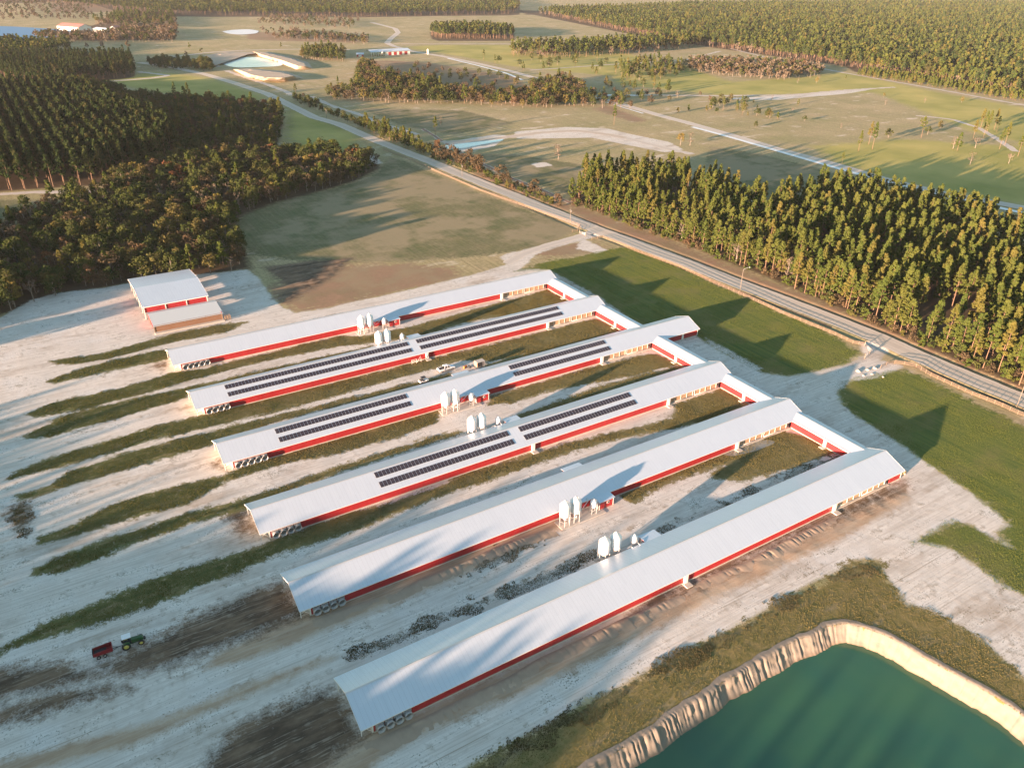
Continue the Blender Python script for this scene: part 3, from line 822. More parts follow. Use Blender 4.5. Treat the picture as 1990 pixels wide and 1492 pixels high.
RM = road_mat("gravel_road", (0.50, 0.425, 0.335), (0.63, 0.54, 0.43))
SM = road_mat("sand_track", (0.50, 0.43, 0.35), (0.60, 0.53, 0.45), 0.2)
strip("road", ROADW, 9.4, 0.045, RM, 0.3)
strip("road", ROAD2W, 9.5, 0.09, SM, 0.3, 3.0)
strip("path", GP([(985, 512), (1010, 497), (1060, 478), (1120, 461), (1150, 451), (1165, 447)]), 5.0, 0.03, SM, 0.5)
strip("path", GP([(-60, 382), (0, 378), (60, 374), (130, 373), (205, 372)]), 6, 0.05, SM, 0.6)
strip("path", GP([(-20, 448), (30, 428), (80, 408), (130, 392)]), 2.2, 0.05, road_mat("dark_track", (0.10, 0.075, 0.05), (0.16, 0.11, 0.08)), 0.5)
strip("path", GP([(520, 232), (470, 205)]), 4, 0.06, SM, 0.5)
strip("path", GP([(268, 140), (330, 147), (300, 152), (190, 160)]), 7, 0.10, SM, 1.0, 3)
strip("path", GP([(440, 138), (480, 152), (520, 165), (560, 180), (566, 186)]), 6, 0.10, SM, 1.0, 3)
strip("path", GP([(330, 112), (400, 103), (480, 98), (580, 96), (680, 97)]), 7, 0.12, SM, 1.0, 4)
strip("path", GP([(605, 188), (650, 208), (690, 220), (740, 240), (790, 255), (812, 262)]), 5, 0.08, SM, 1.0, 3)
strip("path", GP([(780, 86), (900, 86), (1000, 86), (1050, 88)]), 6, 0.12, SM, 1.0, 4)
strip("path", GP([(1030, 137), (1200, 125), (1330, 118), (1360, 110), (1400, 100)]), 5, 0.12, SM, 1.0, 4)
strip("path", GP([(1160, 187), (1260, 185), (1400, 187), (1540, 185), (1640, 176), (1740, 170)]), 6, 0.12, SM, 2.0, 4)
strip("path", GP([(1420, 95), (1500, 115), (1640, 142), (1800, 170), (1990, 205), (2100, 225)]), 5, 0.12, SM, 1.0, 4)
strip("path", GP([(860, 277), (920, 274), (975, 268), (1050, 258), (1120, 254), (1170, 260), (1215, 268)]), 9, 0.06, road_mat("bank_sand", (0.46, 0.36, 0.26), (0.58, 0.49, 0.40), 0.1), 1.5, 2)
strip("path", GP([(1215, 268), (1260, 280), (1310, 292), (1345, 300)]), 7, 0.06, SM, 1.5, 2)
strip("path", GP([(820, 250), (840, 262), (900, 300), (990, 345), (1050, 368), (1110, 395)]), 3.5, 0.05, road_mat("red_track", (0.24, 0.15, 0.10), (0.32, 0.21, 0.15)), 1.0, 2)
strip("path", GP([(1780, 225), (1850, 232), (1900, 248), (1940, 272), (1975, 295)]), 5, 0.08, SM, 1.0, 3)
DM = simple("ditch_soil", (0.10, 0.075, 0.05), 0.95, var=0.3, scale=0.6)
CM = simple("pale_canal_lining", (0.74, 0.74, 0.72), 0.5, var=0.1, scale=0.3)
WM = simple("shallow_water", (0.30, 0.46, 0.50), 0.08, var=0.05, scale=0.2, spec=0.6)
WM2 = simple("lagoon_water", (0.60, 0.70, 0.71), 0.2, var=0.05, scale=0.1)
WM3 = simple("lake_water", (0.16, 0.30, 0.44), 0.9, var=0.05, scale=0.1, spec=0.0)
nrmoff = [(x - 5.9 * 0.42, y - 5.9 * 0.9) for x, y in ROADW]
strip("ditch", np.array([ROADW[i] + np.array([-0.86, -0.5]) * 6.4 for i in range(9, 14)]), 1.8, -0.16, DM, 0.4)
strip("ditch", np.array([ROADW[i] + np.array([-0.86, -0.5]) * 6.4 for i in range(15, 20)]), 1.8, -0.16, DM, 0.4)
strip("ditch", np.array([ROADW[i] + np.array([-0.86, -0.5]) * 6.4 for i in range(21, 25)]), 1.8, -0.16, DM, 0.4)
c2 = GP([(870, 114), (925, 127), (985, 143), (1015, 156)]); strip("canal", c2, 4.0, 0.14, CM, 0.3, 4)
strip("canal", GP([(1168, 196), (1200, 206), (1250, 221)]), 2.2, 0.14, CM, 0.3, 3)
strip("canal", GP([(1345, 247), (1421, 267.5), (1488, 287), (1560, 308), (1623, 326), (1724, 354.5), (1859, 385), (1990, 415), (2150, 445)]), 4.4, 0.14, CM, 0.25, 3)
strip("canal", GP([(1158, 187), (1200, 184), (1235, 186)]), 5, 0.13, CM, 0.5, 3)


def blob(name, pts, z, mt, rough=1.0, step=3.0):
    r = resample(GP(pts, z), step)
    for _ in range(3): r = (np.roll(r, 1, 0) + 2 * r + np.roll(r, -1, 0)) / 4
    s = np.arange(len(r)) * step
    c = r.mean(0); d = r - c; d /= np.linalg.norm(d, axis=1)[:, None]
    r = r + d * ((vnoise(s, s * 0, step * 3, 4) - 0.5) * rough)[:, None]
    b = MB(); b.face([(x, y, z) for x, y in r]); b.build(name, mt, kind="structure")


blob("water", [(418, 117), (455, 112), (500, 111), (550, 124), (546, 129), (470, 132), (445, 130)], 0.3, WM2, 2, 6)
blob("water", [(430, 62), (445, 59), (480, 57), (503, 60), (500, 65), (470, 68), (445, 66)], 0.3, CM, 4, 8)
blob("water", [(-80, 52), (0, 51), (60, 54), (130, 59), (150, 64), (110, 72), (60, 78), (0, 83), (-80, 88)], 0.3, WM3, 6, 12)
blob("water", [(1590, -1), (1660, -2), (1665, 0), (1600, 1)], 0.3, CM, 6, 20)
blob("water", [(862, 283), (900, 279), (980, 270), (975, 274), (900, 288), (870, 290)], 0.10, WM, 0.8, 2)
blob("water", [(1395, 877), (1440, 860), (1500, 853), (1512, 858), (1470, 875), (1420, 888)], 0.05, simple("puddle_silt", (0.30, 0.31, 0.28), 0.35, var=0.1), 0.6, 1)


def mound(pts_base, pts_top, h, mt, name="embankment"):
    a, b = resample(GP(pts_base), 4), None
    n = len(a); tp = resample(GP(pts_top, h), 4)
    tp = tp[np.linspace(0, len(tp) - 1, n).astype(int)]
    b = MB(); rows = 5; pts = []
    for j in range(rows):
        t_ = j / (rows - 1)
        for k in range(n):
            q = a[k] * (1 - t_) + tp[k] * t_
            pts.append((q[0] + random.uniform(-.6, .6), q[1] + random.uniform(-.6, .6), h * t_ + random.uniform(-.15, .15)))
    b.v = pts
    for j in range(rows - 1):
        for k in range(n):
            b.f.append((j * n + k, j * n + (k + 1) % n, (j + 1) * n + (k + 1) % n, (j + 1) * n + k)); b.s.append(True)
    b.f.append(tuple((rows - 1) * n + k for k in range(n))); b.s.append(False)
    b.build(name, mt, kind="structure")


DSM = simple("dug_sand", (0.42, 0.34, 0.25), 0.95, var=0.25, scale=0.15, bump=0.5)
mound([(452, 135), (480, 133), (555, 139), (592, 152), (560, 158), (510, 157), (480, 150)], [(470, 138), (500, 137), (545, 141), (570, 148), (548, 152), (515, 151), (490, 146)], 5.0, DSM)
mound([(490, 101), (520, 101), (560, 110), (600, 122), (608, 134), (575, 135), (545, 123), (505, 110)], [(500, 103), (520, 104), (560, 113), (590, 123), (594, 129), (580, 129), (550, 118), (510, 107)], 4.0, DSM)
mound([(395, 108), (440, 101), (495, 101), (500, 107), (450, 109), (410, 116), (430, 130), (420, 131)], [(405, 110), (440, 105), (490, 103), (495, 105), (450, 107), (408, 113), (420, 127), (415, 127)], 2.0, DSM)
#PART2

# ------------------------------------------------------------------ poultry houses
HE, HR, HW = 2.65, 2.669, 6.6
KS = HR / HW
YC = {1: 254.9, 2: 222.1, 3: 189.5, 4: 156.3, 5: 128.0, 6: 95.5}
ORD = {1: "farthest from the pond", 2: "second from the farthest", 3: "third from the farthest, running on past the corridor into a red end room", 4: "third from the pond", 5: "second from the pond", 6: "nearest to the green pond"}
HLAB = {
    1: "grey roofed poultry house without solar panels, beside the large shed and the dry brown field",
    2: "poultry house with four rows of solar panels, second house from the large shed",
    3: "longest poultry house, with two short solar arrays and a red end past the corridor",
    4: "long poultry house with four solar rows right of its middle, second solar house from the pond",
    5: "long bare roofed poultry house between the solar houses and the house nearest the pond",
    6: "long bare roofed poultry house beside the sand road, nearest to the green pond",
}
HLAB[4] = "poultry house whose solar rows start a third along, nearest the two bare roofed houses"
SOLAR = {2: [(10.0, 70.4), (73.7, 132.2)], 3: [(15.5, 54.5), (90.8, 129.2)], 4: [(30.7, 70.4), (73.6, 113.1)]}
NFAN = {1: 5, 2: 4, 3: 5, 4: 4, 5: 4, 6: 4}


def roof_mb(x0, x1, hw, he, hr, th=0.09):
    b = MB()
    for s in (-1, 1):
        A = [(x0, s * hw, he), (x1, s * hw, he), (x1, 0, he + hr), (x0, 0, he + hr)]
        Bq = [(p[0], p[1], p[2] - th) for p in A]
        if s > 0: A = A[::-1]; Bq = Bq[::-1]
        b.face(A); b.face(Bq[::-1])
        for i in range(4):
            j = (i + 1) % 4
            if (A[i][1] == 0 and A[j][1] == 0): continue
            b.face([A[j], A[i], Bq[i], Bq[j]])
    return b


fan_parts = None


def make_fan(parent, x, y):
    b = MB()
    b.box(x - .78, x + .78, y - .32, y, .38, 2.0)
    prof = [(0.70, -0.32), (0.82, -1.10), (0.78, -1.10), (0.64, -0.34)]
    b.lathe(prof, n=18, axis='y', o=(x, y, 1.19))
    b.tube((x - .5, y - .9, .45), (x - .5, y - .9, 0), .04, n=5); b.tube((x + .5, y - .9, .45), (x + .5, y - .9, 0), .04, n=5)
    f = b.build("fan", M['fanmetal'], parent)
    g = MB()
    n = 18
    g.face([(x + .66 * cos(2 * pi * k / n), y - .52, 1.19 + .66 * sin(2 * pi * k / n)) for k in range(n)])
    for k in range(4): g.tube((x - .64 + .32 * k + .16, y - .55, 1.19 - .55), (x - .64 + .32 * k + .16, y - .55, 1.19 + .55), .02, n=4)
    g.build("grille", M['grille'], f)
    return f


def chute(parent, x, y, d=-1, ax='x'):
    """white weatherproof door box with its concrete step"""
    b = MB(); s = MB()
    if ax == 'x':
        b.box(x - .45, x + .45, min(y, y + d * .5), max(y, y + d * .5), .15, 2.45)
        b.face([(x - .45, y + d * .52, 2.45), (x + .45, y + d * .52, 2.45), (x + .45, y, 2.75), (x - .45, y, 2.75)])
        s.box(x - .8, x + .9, min(y, y + d * 1.8), max(y, y + d * 1.8), -.05, .22)
    else:
        b.box(min(x, x + d * .5), max(x, x + d * .5), y - .45, y + .45, .15, 2.45)
        s.box(min(x, x + d * 1.8), max(x, x + d * 1.8), y - .8, y + .9, -.05, .22)
    o = b.build("door", M['white'], parent, 0.03)
    s.build("step", M['concrete'], o)
    return o


def house(i):
    yc = YC[i]; x0 = 26.1; L = 151.9 if i != 3 else 168.7
    t = empty("poultry_house", (x0, yc, 0))
    tag(t, HLAB[i], "poultry house", "six long poultry houses side by side")
    r = roof_mb(0, L, HW, HE, HR).build("roof", M['roof'], t)
    cap = MB()
    cap.prism([(-.28, HE + HR - .10), (0, HE + HR + .035), (.28, HE + HR - .10), (0, HE + HR + .005)], 0.02, L - .02)
    cap.build("ridge_cap", M['galv'], r)
    for x, e in ((-.035, 0), (L - .005, 1)):
        f = MB()
        for s in (-1, 1):
            f.face([(x, s * HW, HE - .22), (x, 0, HE + HR - .22), (x, 0, HE + HR + .02), (x, s * HW, HE + .02)])
            f.face([(x + .04, s * HW, HE - .22), (x + .04, 0, HE + HR - .22), (x + .04, 0, HE + HR + .02), (x + .04, s * HW, HE + .02)][::-1])
            f.face([(x, s * HW, HE + .02), (x, 0, HE + HR + .02), (x + .04, 0, HE + HR + .02), (x + .04, s * HW, HE + .02)])
        f.build("gable_trim", M['white'], t)
    for s in (-1, 1):
        g = MB(); g.box(0, L, s * HW - .03, s * HW + .03, HE - .17, HE - .01)
        g.build("eave_trim", M['white'], t)
    xp0, xp1 = 124.4, 146.0           # cooling pad bay
    wy = HW - .55; wt = HE + .08
    a = MB()
    a.box(2.3, xp0 - .5, -wy, -wy + .12, .22, wt)                       # near wall
    if i in (3,): a.box(153.0, L - .5, -wy, -wy + .12, .22, wt)
    elif i == 6: a.box(xp1 + .5, L - .5, -wy, -wy + .12, .22, wt)
    a.box(2.3, L - .5, wy - .12, wy, .22, wt)                            # far wall
    for xx in (2.2, L - .62):                                           # gable ends
        if xx < 5: a_, a = a, MB()
        a.face([(xx, -wy, .22), (xx, wy, .22), (xx, wy, wt), (xx, 0, HE + HR - .2), (xx, -wy, wt)])
        a.face([(xx + .1, -wy, .22), (xx + .1, wy, .22), (xx + .1, wy, wt), (xx + .1, 0, HE + HR - .2), (xx + .1, -wy, wt)][::-1])
        if xx < 5: a.build("end_wall", M['cream'], t); a = a_
    a.build("wall", M['red'], t)
    ft = MB()
    ft.box(2.1, xp0 - .45, -wy - .10, -wy + .1, -.1, .22); ft.box(2.1, L - .5, wy - .1, wy + .1, -.1, .22)
    ft.box(2.08, 2.38, -wy - .1, wy + .1, -.1, .26); ft.box(L - .66, L - .42, -wy - .1, wy + .1, -.1, .26)
    if i in (3, 6): ft.box(153 if i == 3 else xp1 + .5, L - .45, -wy - .1, -wy + .1, -.1, .22)
    ft.build("footing", M['concrete'], t)
    for xx in (2.2, L - .6):
        for s in (-1, 1):
            tr = MB(); tr.box(xx - .06, xx + .18, s * wy - .06, s * wy + .06, .22, wt); tr.build("corner_board", M['white'], t)
    for yy in (-5.6, 5.6):
        tr = MB(); tr.box(.25, .4, yy - .07, yy + .07, 0, HE + .3); tr.build("gable_post", M['white'], t)
    tr = MB(); tr.tube((.33, -5.6, 1.0), (2.2, -wy, 2.5), .05, n=4); tr.tube((.33, -5.6, 2.4), (2.2, -wy, .5), .05, n=4)
    tr.build("cross_brace", M['white'], t)
    pd = MB(); fr = MB()
    for (u0, u1) in ((xp0 + .6, xp0 + 10.4), (xp0 + 11.2, xp1 - 1.2)):
        pd = MB(); pd.box(u0, u1, -wy + .25, -wy + .45, .45, 2.45)
        for z in (.38, 2.46): fr.tube((u0, -wy + .12, z), (u1, -wy + .12, z), .07, n=6)
        k = u0
        while k <= u1 + .01:
            fr.box(k - .04, k + .04, -wy + .14, -wy + .24, .4, 2.5); k += (u1 - u0) / 4
        pd.build("cooling_pad", M['pad'], t)
    fr.build("pad_frame", M['white'], t)
    lw = MB(); lw.box(xp0 - .4, xp1 + .4, -wy + .5, -wy + .62, .2, wt); lw.build("inner_wall", M['cream'], t)
    sl_ = MB(); sl_.box(xp0 - .4, xp1 + .2, -wy - .35, -wy + .45, -.1, .22); sl_.build("pad_slab", M['concrete'], t)
    v = MB()
    for q in (0, .38): v.box(xp1 - .95 + q, xp1 - .72 + q, -wy - .02, -wy + .3, .9, 2.2)
    v.build("louvre", M['dark'], t)
    chute(t, xp0 + .1, -wy)
    if i in (2, 4, 6): chute(t, 75.2, -wy)
    for k in range(NFAN[i]): make_fan(t, 3.55 + 1.75 * k, -wy)
    # small side rooms
    def room(side, xa, xb, out, name):
        o = MB()
        ya = HW - .12; yb = HW + out; za = HE + .07; zb = HE - .12
        q = [(xa, side * ya, za), (xb, side * ya, za), (xb, side * yb, zb), (xa, side * yb, zb)]
        q2 = [(p_[0], p_[1], p_[2] - .07) for p_ in q]
        o.face(q if side > 0 else q[::-1]); o.face(q2[::-1] if side > 0 else q2)
        for k in range(4): o.face([q[k], q[(k + 1) % 4], q2[(k + 1) % 4], q2[k]])
        rr = MB(); yw = HW + out - .35
        rr.box(xa + .3, xb - .3, min(side * (wy + .02), side * yw), max(side * (wy + .02), side * yw), .1, zb + .02)
        body = rr.build(name, M['red'], t)
        o.build("roof", M['roof'], body)
        w1 = MB(); xm = (xa + xb) / 2 + .5; yo = side * (yw + .02)
        w1.box(xm - .35, xm + .35, min(yo, yo + side * .05), max(yo, yo + side * .05), 1.25, 1.95); w1.build("window", M['white'], body)
        w2 = MB(); w2.box(xm - .24, xm + .24, min(yo, yo + side * .07), max(yo, yo + side * .07), 1.36, 1.84); w2.build("pane", M['glass'], body)
        for xx in (xa + .27, xb - .37):
            w3 = MB(); w3.box(xx, xx + .12, min(yo - .04, yo + .04), max(yo - .04, yo + .04), .1, zb)
            w3.build("corner_board", M['white'], body)
        w4 = MB(); w4.box(xa + .22, xa + .3, side * (yw - .75) - .42, side * (yw - .75) + .42, .12, 2.05); w4.build("door", M['white'], body)
    if i in (1, 3, 5):
        room(-1, 74.4, 79.3, 2.3, "control_room")
        if i in (3, 5): room(1, 74.6, 80.5, 1.5, "side_room")
    else:
        room(1, 74.4, 79.2, 2.5, "control_room")
    if i == 3:
        d = MB(); d.box(160.6, 161.5, -wy - .06, -wy, .2, 2.2); d.build("door", M['white'], t)
    # downpipe / gate frame by the middle door of house 2
    if i == 2:
        fe = MB()
        for q in (0, 1.7, 3.4): fe.tube((69.0 + q, -wy - 1.3, 0), (69.0 + q, -wy - 1.3, 1.6), .06, n=5)
        for z in (.5, 1.0, 1.5): fe.tube((69.0, -wy - 1.3, z), (72.4, -wy - 1.3, z), .04, n=5)
        fe.tube((70.7, -wy - 1.3, 0), (72.4, -wy - 1.3, 2.4), .05, n=5)
        fe.build("loading_rail", M['white'], t)
    # solar rows
    cells = []
    for (xa, xb) in SOLAR.get(i, ()):
        n = int(round((xb - xa) / 1.01))
        for row in (0.58, 3.42):
            for k in range(n): cells.append((xa + 1.01 * k, row))
    if cells:
        ln = 1.72; c = KS / math.hypot(1, KS); cs = 1 / math.hypot(1, KS)
        pm = MB(); pm.box(.06, .95, -ln, 0, 0, .035)
        me = None; proto = None
        ang = math.atan(KS)
        cells.sort(key=lambda q: (q[0] * .84 + q[1] * -.3))
        rails = MB()
        for (xa, xb) in SOLAR[i]:
            for row in (0.58, 3.42):
                for dd in (.35, 1.25):
                    yy = -(row + dd); zz = HE + HR - KS * (row + dd)
                    rails.box(xa - .1, xa + 1.01 * int(round((xb - xa) / 1.01)) + .1, yy - .025, yy + .025, zz - .01, zz + .065)
        rails.build("mounting_rail", M['pvframe'], t)
        for n_, (cx_, row) in enumerate(cells[:100]):
            if proto is None:
                proto = pm.build("solar_panel", [M['pv'], M['pvframe']], t)
                for pi_, pp in enumerate(proto.data.polygons): pp.material_index = 0 if pi_ == 1 else 1
                o = proto
                o.data.polygons[1].material_index = 0
            else:
                o = proto.copy(); link(o); o.parent = t
            o.location = (cx_, -row, HE + HR - KS * row + .085)
            o.rotation_euler = (ang, 0, 0)
        V = []; F_ = []; mi = []
        for (cx_, row) in cells[100:]:
            for d_ in (0, 1):
                pass
            bz = HE + HR - KS * row + .085; k0 = len(V)
            for (lx, ly, lz) in pm.v:
                V.append((cx_ + lx, -row + ly * cs - lz * c, bz + ly * c + lz * cs))
            for fi, ff in enumerate(pm.f):
                F_.append([k0 + q for q in ff]); mi.append(0 if fi == 1 else 1)
        if V:
            o = bpy.data.objects.new("solar_panels", mesh_np("solar_panels", V, F_, [M['pv'], M['pvframe']], mi)); link(o); o.parent = t
            o["kind"] = "stuff"
    return t


for i in range(1, 7): house(i)

# corridors joining the houses
CLAB = {1: "short red walled corridor joining the two poultry houses nearest the large shed",
        2: "short corridor with red wall joining the second house and the longest solar house",
        3: "short red walled corridor between the longest solar house and the next toward the pond",
        4: "short corridor with red wall joining the last solar house to the first bare roofed house",
        5: "short corridor with red wall joining the two bare roofed houses beside the pond road"}
for i in range(1, 6):
    ya, yb = YC[i + 1] + HW, YC[i] - HW
    t = empty("corridor", (175.7, (ya + yb) / 2, 0), RAD(90))
    tag(t, CLAB[i], "corridor", "corridors linking the poultry houses")
    hl = (yb - ya) / 2
    hw, hr, ro = 3.4, 0.80, -0.5
    b = MB()
    for s in (-1, 1):   # local x = world y, local y = -world x
        ex = 0.15; ri = 2.0
        A = [(-hl - ex, s * hw, HE), (hl + ex, s * hw, HE), (hl + ri, ro, HE + hr), (-hl - ri, ro, HE + hr)]
        Bq = [(p_[0], p_[1], p_[2] - .08) for p_ in A]
        b.face(A if s < 0 else A[::-1]); b.face(Bq[::-1] if s < 0 else Bq); b.face([A[0], A[1], Bq[1], Bq[0]])
    r = b.build("roof", M['roof'], t)
    c_ = MB(); c_.prism([(ro - .16, HE + hr - .03), (ro, HE + hr + .03), (ro + .16, HE + hr - .02)], -hl - 1.9, hl + 1.9); c_.build("ridge_cap", M['galv'], r)
    w_ = MB(); w_.box(-hl - .5, hl + .5, 2.78, 2.88, .22, HE + .12); w_.box(-hl - .5, hl + .5, -2.9, -2.8, .22, HE + .12); w_.build("wall", M['red'], t)
    w_ = MB(); w_.box(-hl - .5, hl + .5, 2.70, 2.98, -.1, .22); w_.box(-hl - .5, hl + .5, -3.0, -2.7, -.1, .22); w_.build("footing", M['concrete'], t)
    dd = MB(); xm = -1.9
    dd.box(xm - .45, xm + .45, 2.9, 3.3, .15, 2.4); o = dd.build("door", M['white'], t, .03)
    ss = MB(); ss.box(xm - .8, xm + .8, 2.9, 4.5, -.05, .22); ss.build("step", M['concrete'], o)
    ee = MB()
    ee.box(-hl - .2, hl + .2, 3.37, 3.43, HE - .14, HE - .01); ee.build("eave_trim", M['white'], t)


# ------------------------------------------------------------------ feed bins
def make_bin(r, z0, z1, zc, legs, label):
    t = empty("feed_bin", (0, 0, 0))
    b = MB(); prof = [(r, z0)]
    nz = max(3, int((z1 - z0) / .42))
    for k in range(nz):
        z = z0 + (z1 - z0) * (k + 1) / nz
        prof += [(r + .02, z - .05), (r - .015, z)]
    b.lathe(prof, n=22); b.build("bin_body", M['bin'], t)
    b = MB(); b.lathe([(r * 1.03, z1 - .04), (r * .62, z1 + (zc - z1) * .55), (.26, zc), (.26, zc + .14), (.01, zc + .2)], n=22); b.build("bin_roof", M['bin'], t)
    b = MB(); b.lathe([(.16, z0 - r * 1.05), (.2, z0 - r * 1.0), (r, z0 + .01)], n=22); b.build("hopper", M['bin'], t)
    for k in range(legs):
        a = 2 * pi * (k + .5) / legs
        b = MB(); b.box(r * cos(a) - .06, r * cos(a) + .06, r * sin(a) - .06, r * sin(a) + .06, 0, z0 + .7); b.build("leg", M['galv'], t)
    b = MB()
    for k in range(legs):
        a, c = 2 * pi * (k + .5) / legs, 2 * pi * (k + 1.5) / legs
        for z in (.45 * z0, ):
            b.tube((r * cos(a), r * sin(a), z), (r * cos(c), r * sin(c), z), .03, n=4)
    b.build("brace", M['galv'], t)
    b = MB()
    for s in (-.18, .18): b.tube((r + .12, s, .6), (r + .12, s, z1 + .1), .022, n=4)
    z = .8
    while z < z1: b.tube((r + .12, -.18, z), (r + .12, .18, z), .016, n=4); z += .4
    for s in (-.18, .18): b.tube((r + .12, s, z1 + .1), (.3, s, zc + .15), .022, n=4)
    b.build("ladder", M['galv'], t)
    return t


big = make_bin(1.32, 2.75, 5.75, 6.85, 6, "")
small = make_bin(.82, 2.05, 3.35, 3.95, 4, "")
HNAME = {1: "house beside the large shed", 2: "second house from the large shed", 3: "longest solar house", 4: "solar house nearest the bare roofed ones", 5: "second house from the pond", 6: "house nearest the pond"}
firstb = [True, True]
for i in range(1, 7):
    side = -1 if i % 2 else 1
    y = YC[i] + side * 8.6
    for k, (x, pr, nm) in enumerate(((90.25, big, "first of two tall white feed bins"), (93.35, big, "second of two tall white feed bins"), (98.9, small, "small round white feed bin"))):
        q = 0 if pr is big else 1
        lab = f"{nm} in front of the {HNAME[i]}" if side < 0 else f"{nm} behind the {HNAME[i]}"
        if i == 6 or i == 4 or i == 2: lab = f"{nm} behind the roof of the {HNAME[i]}"
        lab = " ".join(lab.split()[:16])
        if firstb[q]: o = pr; o.location = (x, y, .12); firstb[q] = False
        else: o = copy_tree(pr, (x, y, .12))
        o.rotation_euler = (0, 0, random.uniform(-.5, .5) + (-.6 if side < 0 else .8))
        tag(o, lab, "feed bin", "white steel feed bins between the poultry houses")
    b = MB(); b.box(88.6, 101.8, *(sorted((YC[i] + side * 6.75, YC[i] + side * 10.15))), -.1, .12)
    o = b.build("concrete_pad", M['concrete']); tag(o, f"concrete slab under the feed bins of the {HNAME[i]}", "concrete slab", "slabs under the feed bins")
    b = MB()
    ys = YC[i] + side * 6.4
    b.tube((93.4, y, 1.25), (93.4, y - side * .2, .7), .12, n=6); b.tube((90.3, y, 1.25), (93.4, y, .75), .09, n=6)
    b.tube((93.6, y, .7), (98.6, ys + side * .6, 3.0), .085, n=6); b.tube((93.6, y + side * .1, .6), (96.6, ys + side * .4, 2.85), .085, n=6)
    b.tube((98.6, ys + side * .6, 3.0), (98.6, ys - side * .4, 2.9), .085, n=6); b.tube((96.6, ys + side * .4, 2.85), (96.6, ys - side * .3, 2.8), .085, n=6)
    o = b.build("feed_auger", M['galv']); tag(o, f"slanting feed pipes from the bins to the {HNAME[i]}", "feed pipe", "slanting feed pipes beside the bins")


# ------------------------------------------------------------------ large shed with its lean-to
def shed():
    x0, x1, y0, y1 = 25.3, 48.9, 297.7, 331.6
    t = empty("machine_shed", (x0, y0, 0)); W, D = x1 - x0, y1 - y0
    tag(t, "large shed with pale roof, red front panels and open left side on the sand yard", "shed")
    ez, rz, m_ = 5.0, 6.9, D / 2
    b = MB()
    for (ya, za, yb, zb) in ((0, ez, m_, rz), (m_, rz, D, ez)):
        b.face([(0, ya, za), (W, ya, za), (W, yb, zb), (0, yb, zb)]); b.face([(0, yb, zb - .1), (W, yb, zb - .1), (W, ya, za - .1), (0, ya, za - .1)])
    b.build("roof", M['roof'], t)
    b = MB()
    for xx in (-.04, W):
        b.prism([(0, ez - .28), (m_, rz - .28), (D, ez - .28), (D, ez + .03), (m_, rz + .03), (0, ez + .03)], xx, xx + .05)
    b.box(0, W, -.05, 0, ez - .26, ez + .01)
    b.build("roof_trim", M['white'], t)
    b = MB()
    b.box(.5, W - .5, .55, .65, 2.6, ez - .05); b.box(W - .6, W - .5, .6, D - .5, 1.2, ez + .1); b.box(.5, W - .5, D - .6, D - .5, .3, ez - .05)
    b.face([(W - .5, .6, ez), (W - .5, D - .5, ez), (W - .5, m_, rz - .2)])
    b.build("wall", M['red'], t)
    for k in range(4):
        c = MB(); xx = .45 + (W - 1.0) * k / 3
        c.box(xx - .14, xx + .14, .38, .56, 0, ez - .05); c.build("post", M['white'], t)
    for k in range(6):
        c = MB(); yy = .8 + (D - 1.6) * k / 5
        c.box(.35, .6, yy - .14, yy + .14, 0, ez + .2); c.build("post", M['white'], t)
    c = MB(); c.box(.42, .5, 5, 12, 2.6, ez - .1); c.box(.42, .5, 18, 24, 2.6, ez - .1); c.build("side_panel", M['red'], t)
    # lean-to
    lx0, lx1, ly0, ly1 = .9, 25.3, -14.6, -4.6
    b = MB()
    b.face([(lx0, ly0, 2.7), (lx1, ly0, 2.7), (lx1, ly1, 4.0), (lx0, ly1, 4.0)]); b.face([(lx0, ly1, 3.92), (lx1, ly1, 3.92), (lx1, ly0, 2.62), (lx0, ly0, 2.62)])
    b.face([(lx0, ly1, 4.0), (lx1, ly1, 4.0), (lx1, -.0, 2.9), (lx0, -.0, 2.9)])
    t2 = empty("board_shed", (x0, y0, 0))
    tag(t2, "lower shed with pale sloping roof and brown board wall in front of the large shed", "shed")
    b.build("roof", simple("pale_sheet_roof", (0.60, 0.60, 0.56), 0.45, 0.2, var=.1), t2)
    c = MB(); c.box(lx0 + .3, lx1 - .4, ly0 + .5, ly0 + .6, .4, 2.85); c.build("board_wall", M['wood'], t2)
    c = MB(); c.box(lx1 - .5, lx1 - .4, ly0 + .6, -1, .2, 3.0); c.box(lx0 + .3, lx0 + .4, -9, -1, .2, 3.0); c.build("end_wall", M['red'], t2)
    c = MB(); c.box(lx0, lx1 - .1, ly0 - 1.1, ly0 + .5, -.05, .32); c.build("plinth", M['concrete'], t2)
    for xx in (lx0 + .2, lx1 - .5):
        for yy in (ly0 + .5, -5.0):
            c = MB(); c.box(xx - .12, xx + .12, yy - .12, yy + .12, 0, 2.75); c.build("post", M['fencewood'], t2)
    c = MB()
    for k in range(4):
        for z in (.4, .8, 1.2, 1.6): c.box(lx1 + .2, lx1 + 2.2, ly0 - .8 + k * .55, ly0 - .74 + k * .55, z, z + .08)
        for xx in (lx1 + .2, lx1 + 1.2, lx1 + 2.2): c.box(xx - .05, xx + .05, ly0 - .82 + k * .55, ly0 - .72 + k * .55, 0, 1.7)
    o = c.build("wooden_pen", M['fencewood'], loc=(x0, y0, 0)); tag(o, "small pale timber pen at the corner of the board shed", "pen")


shed()


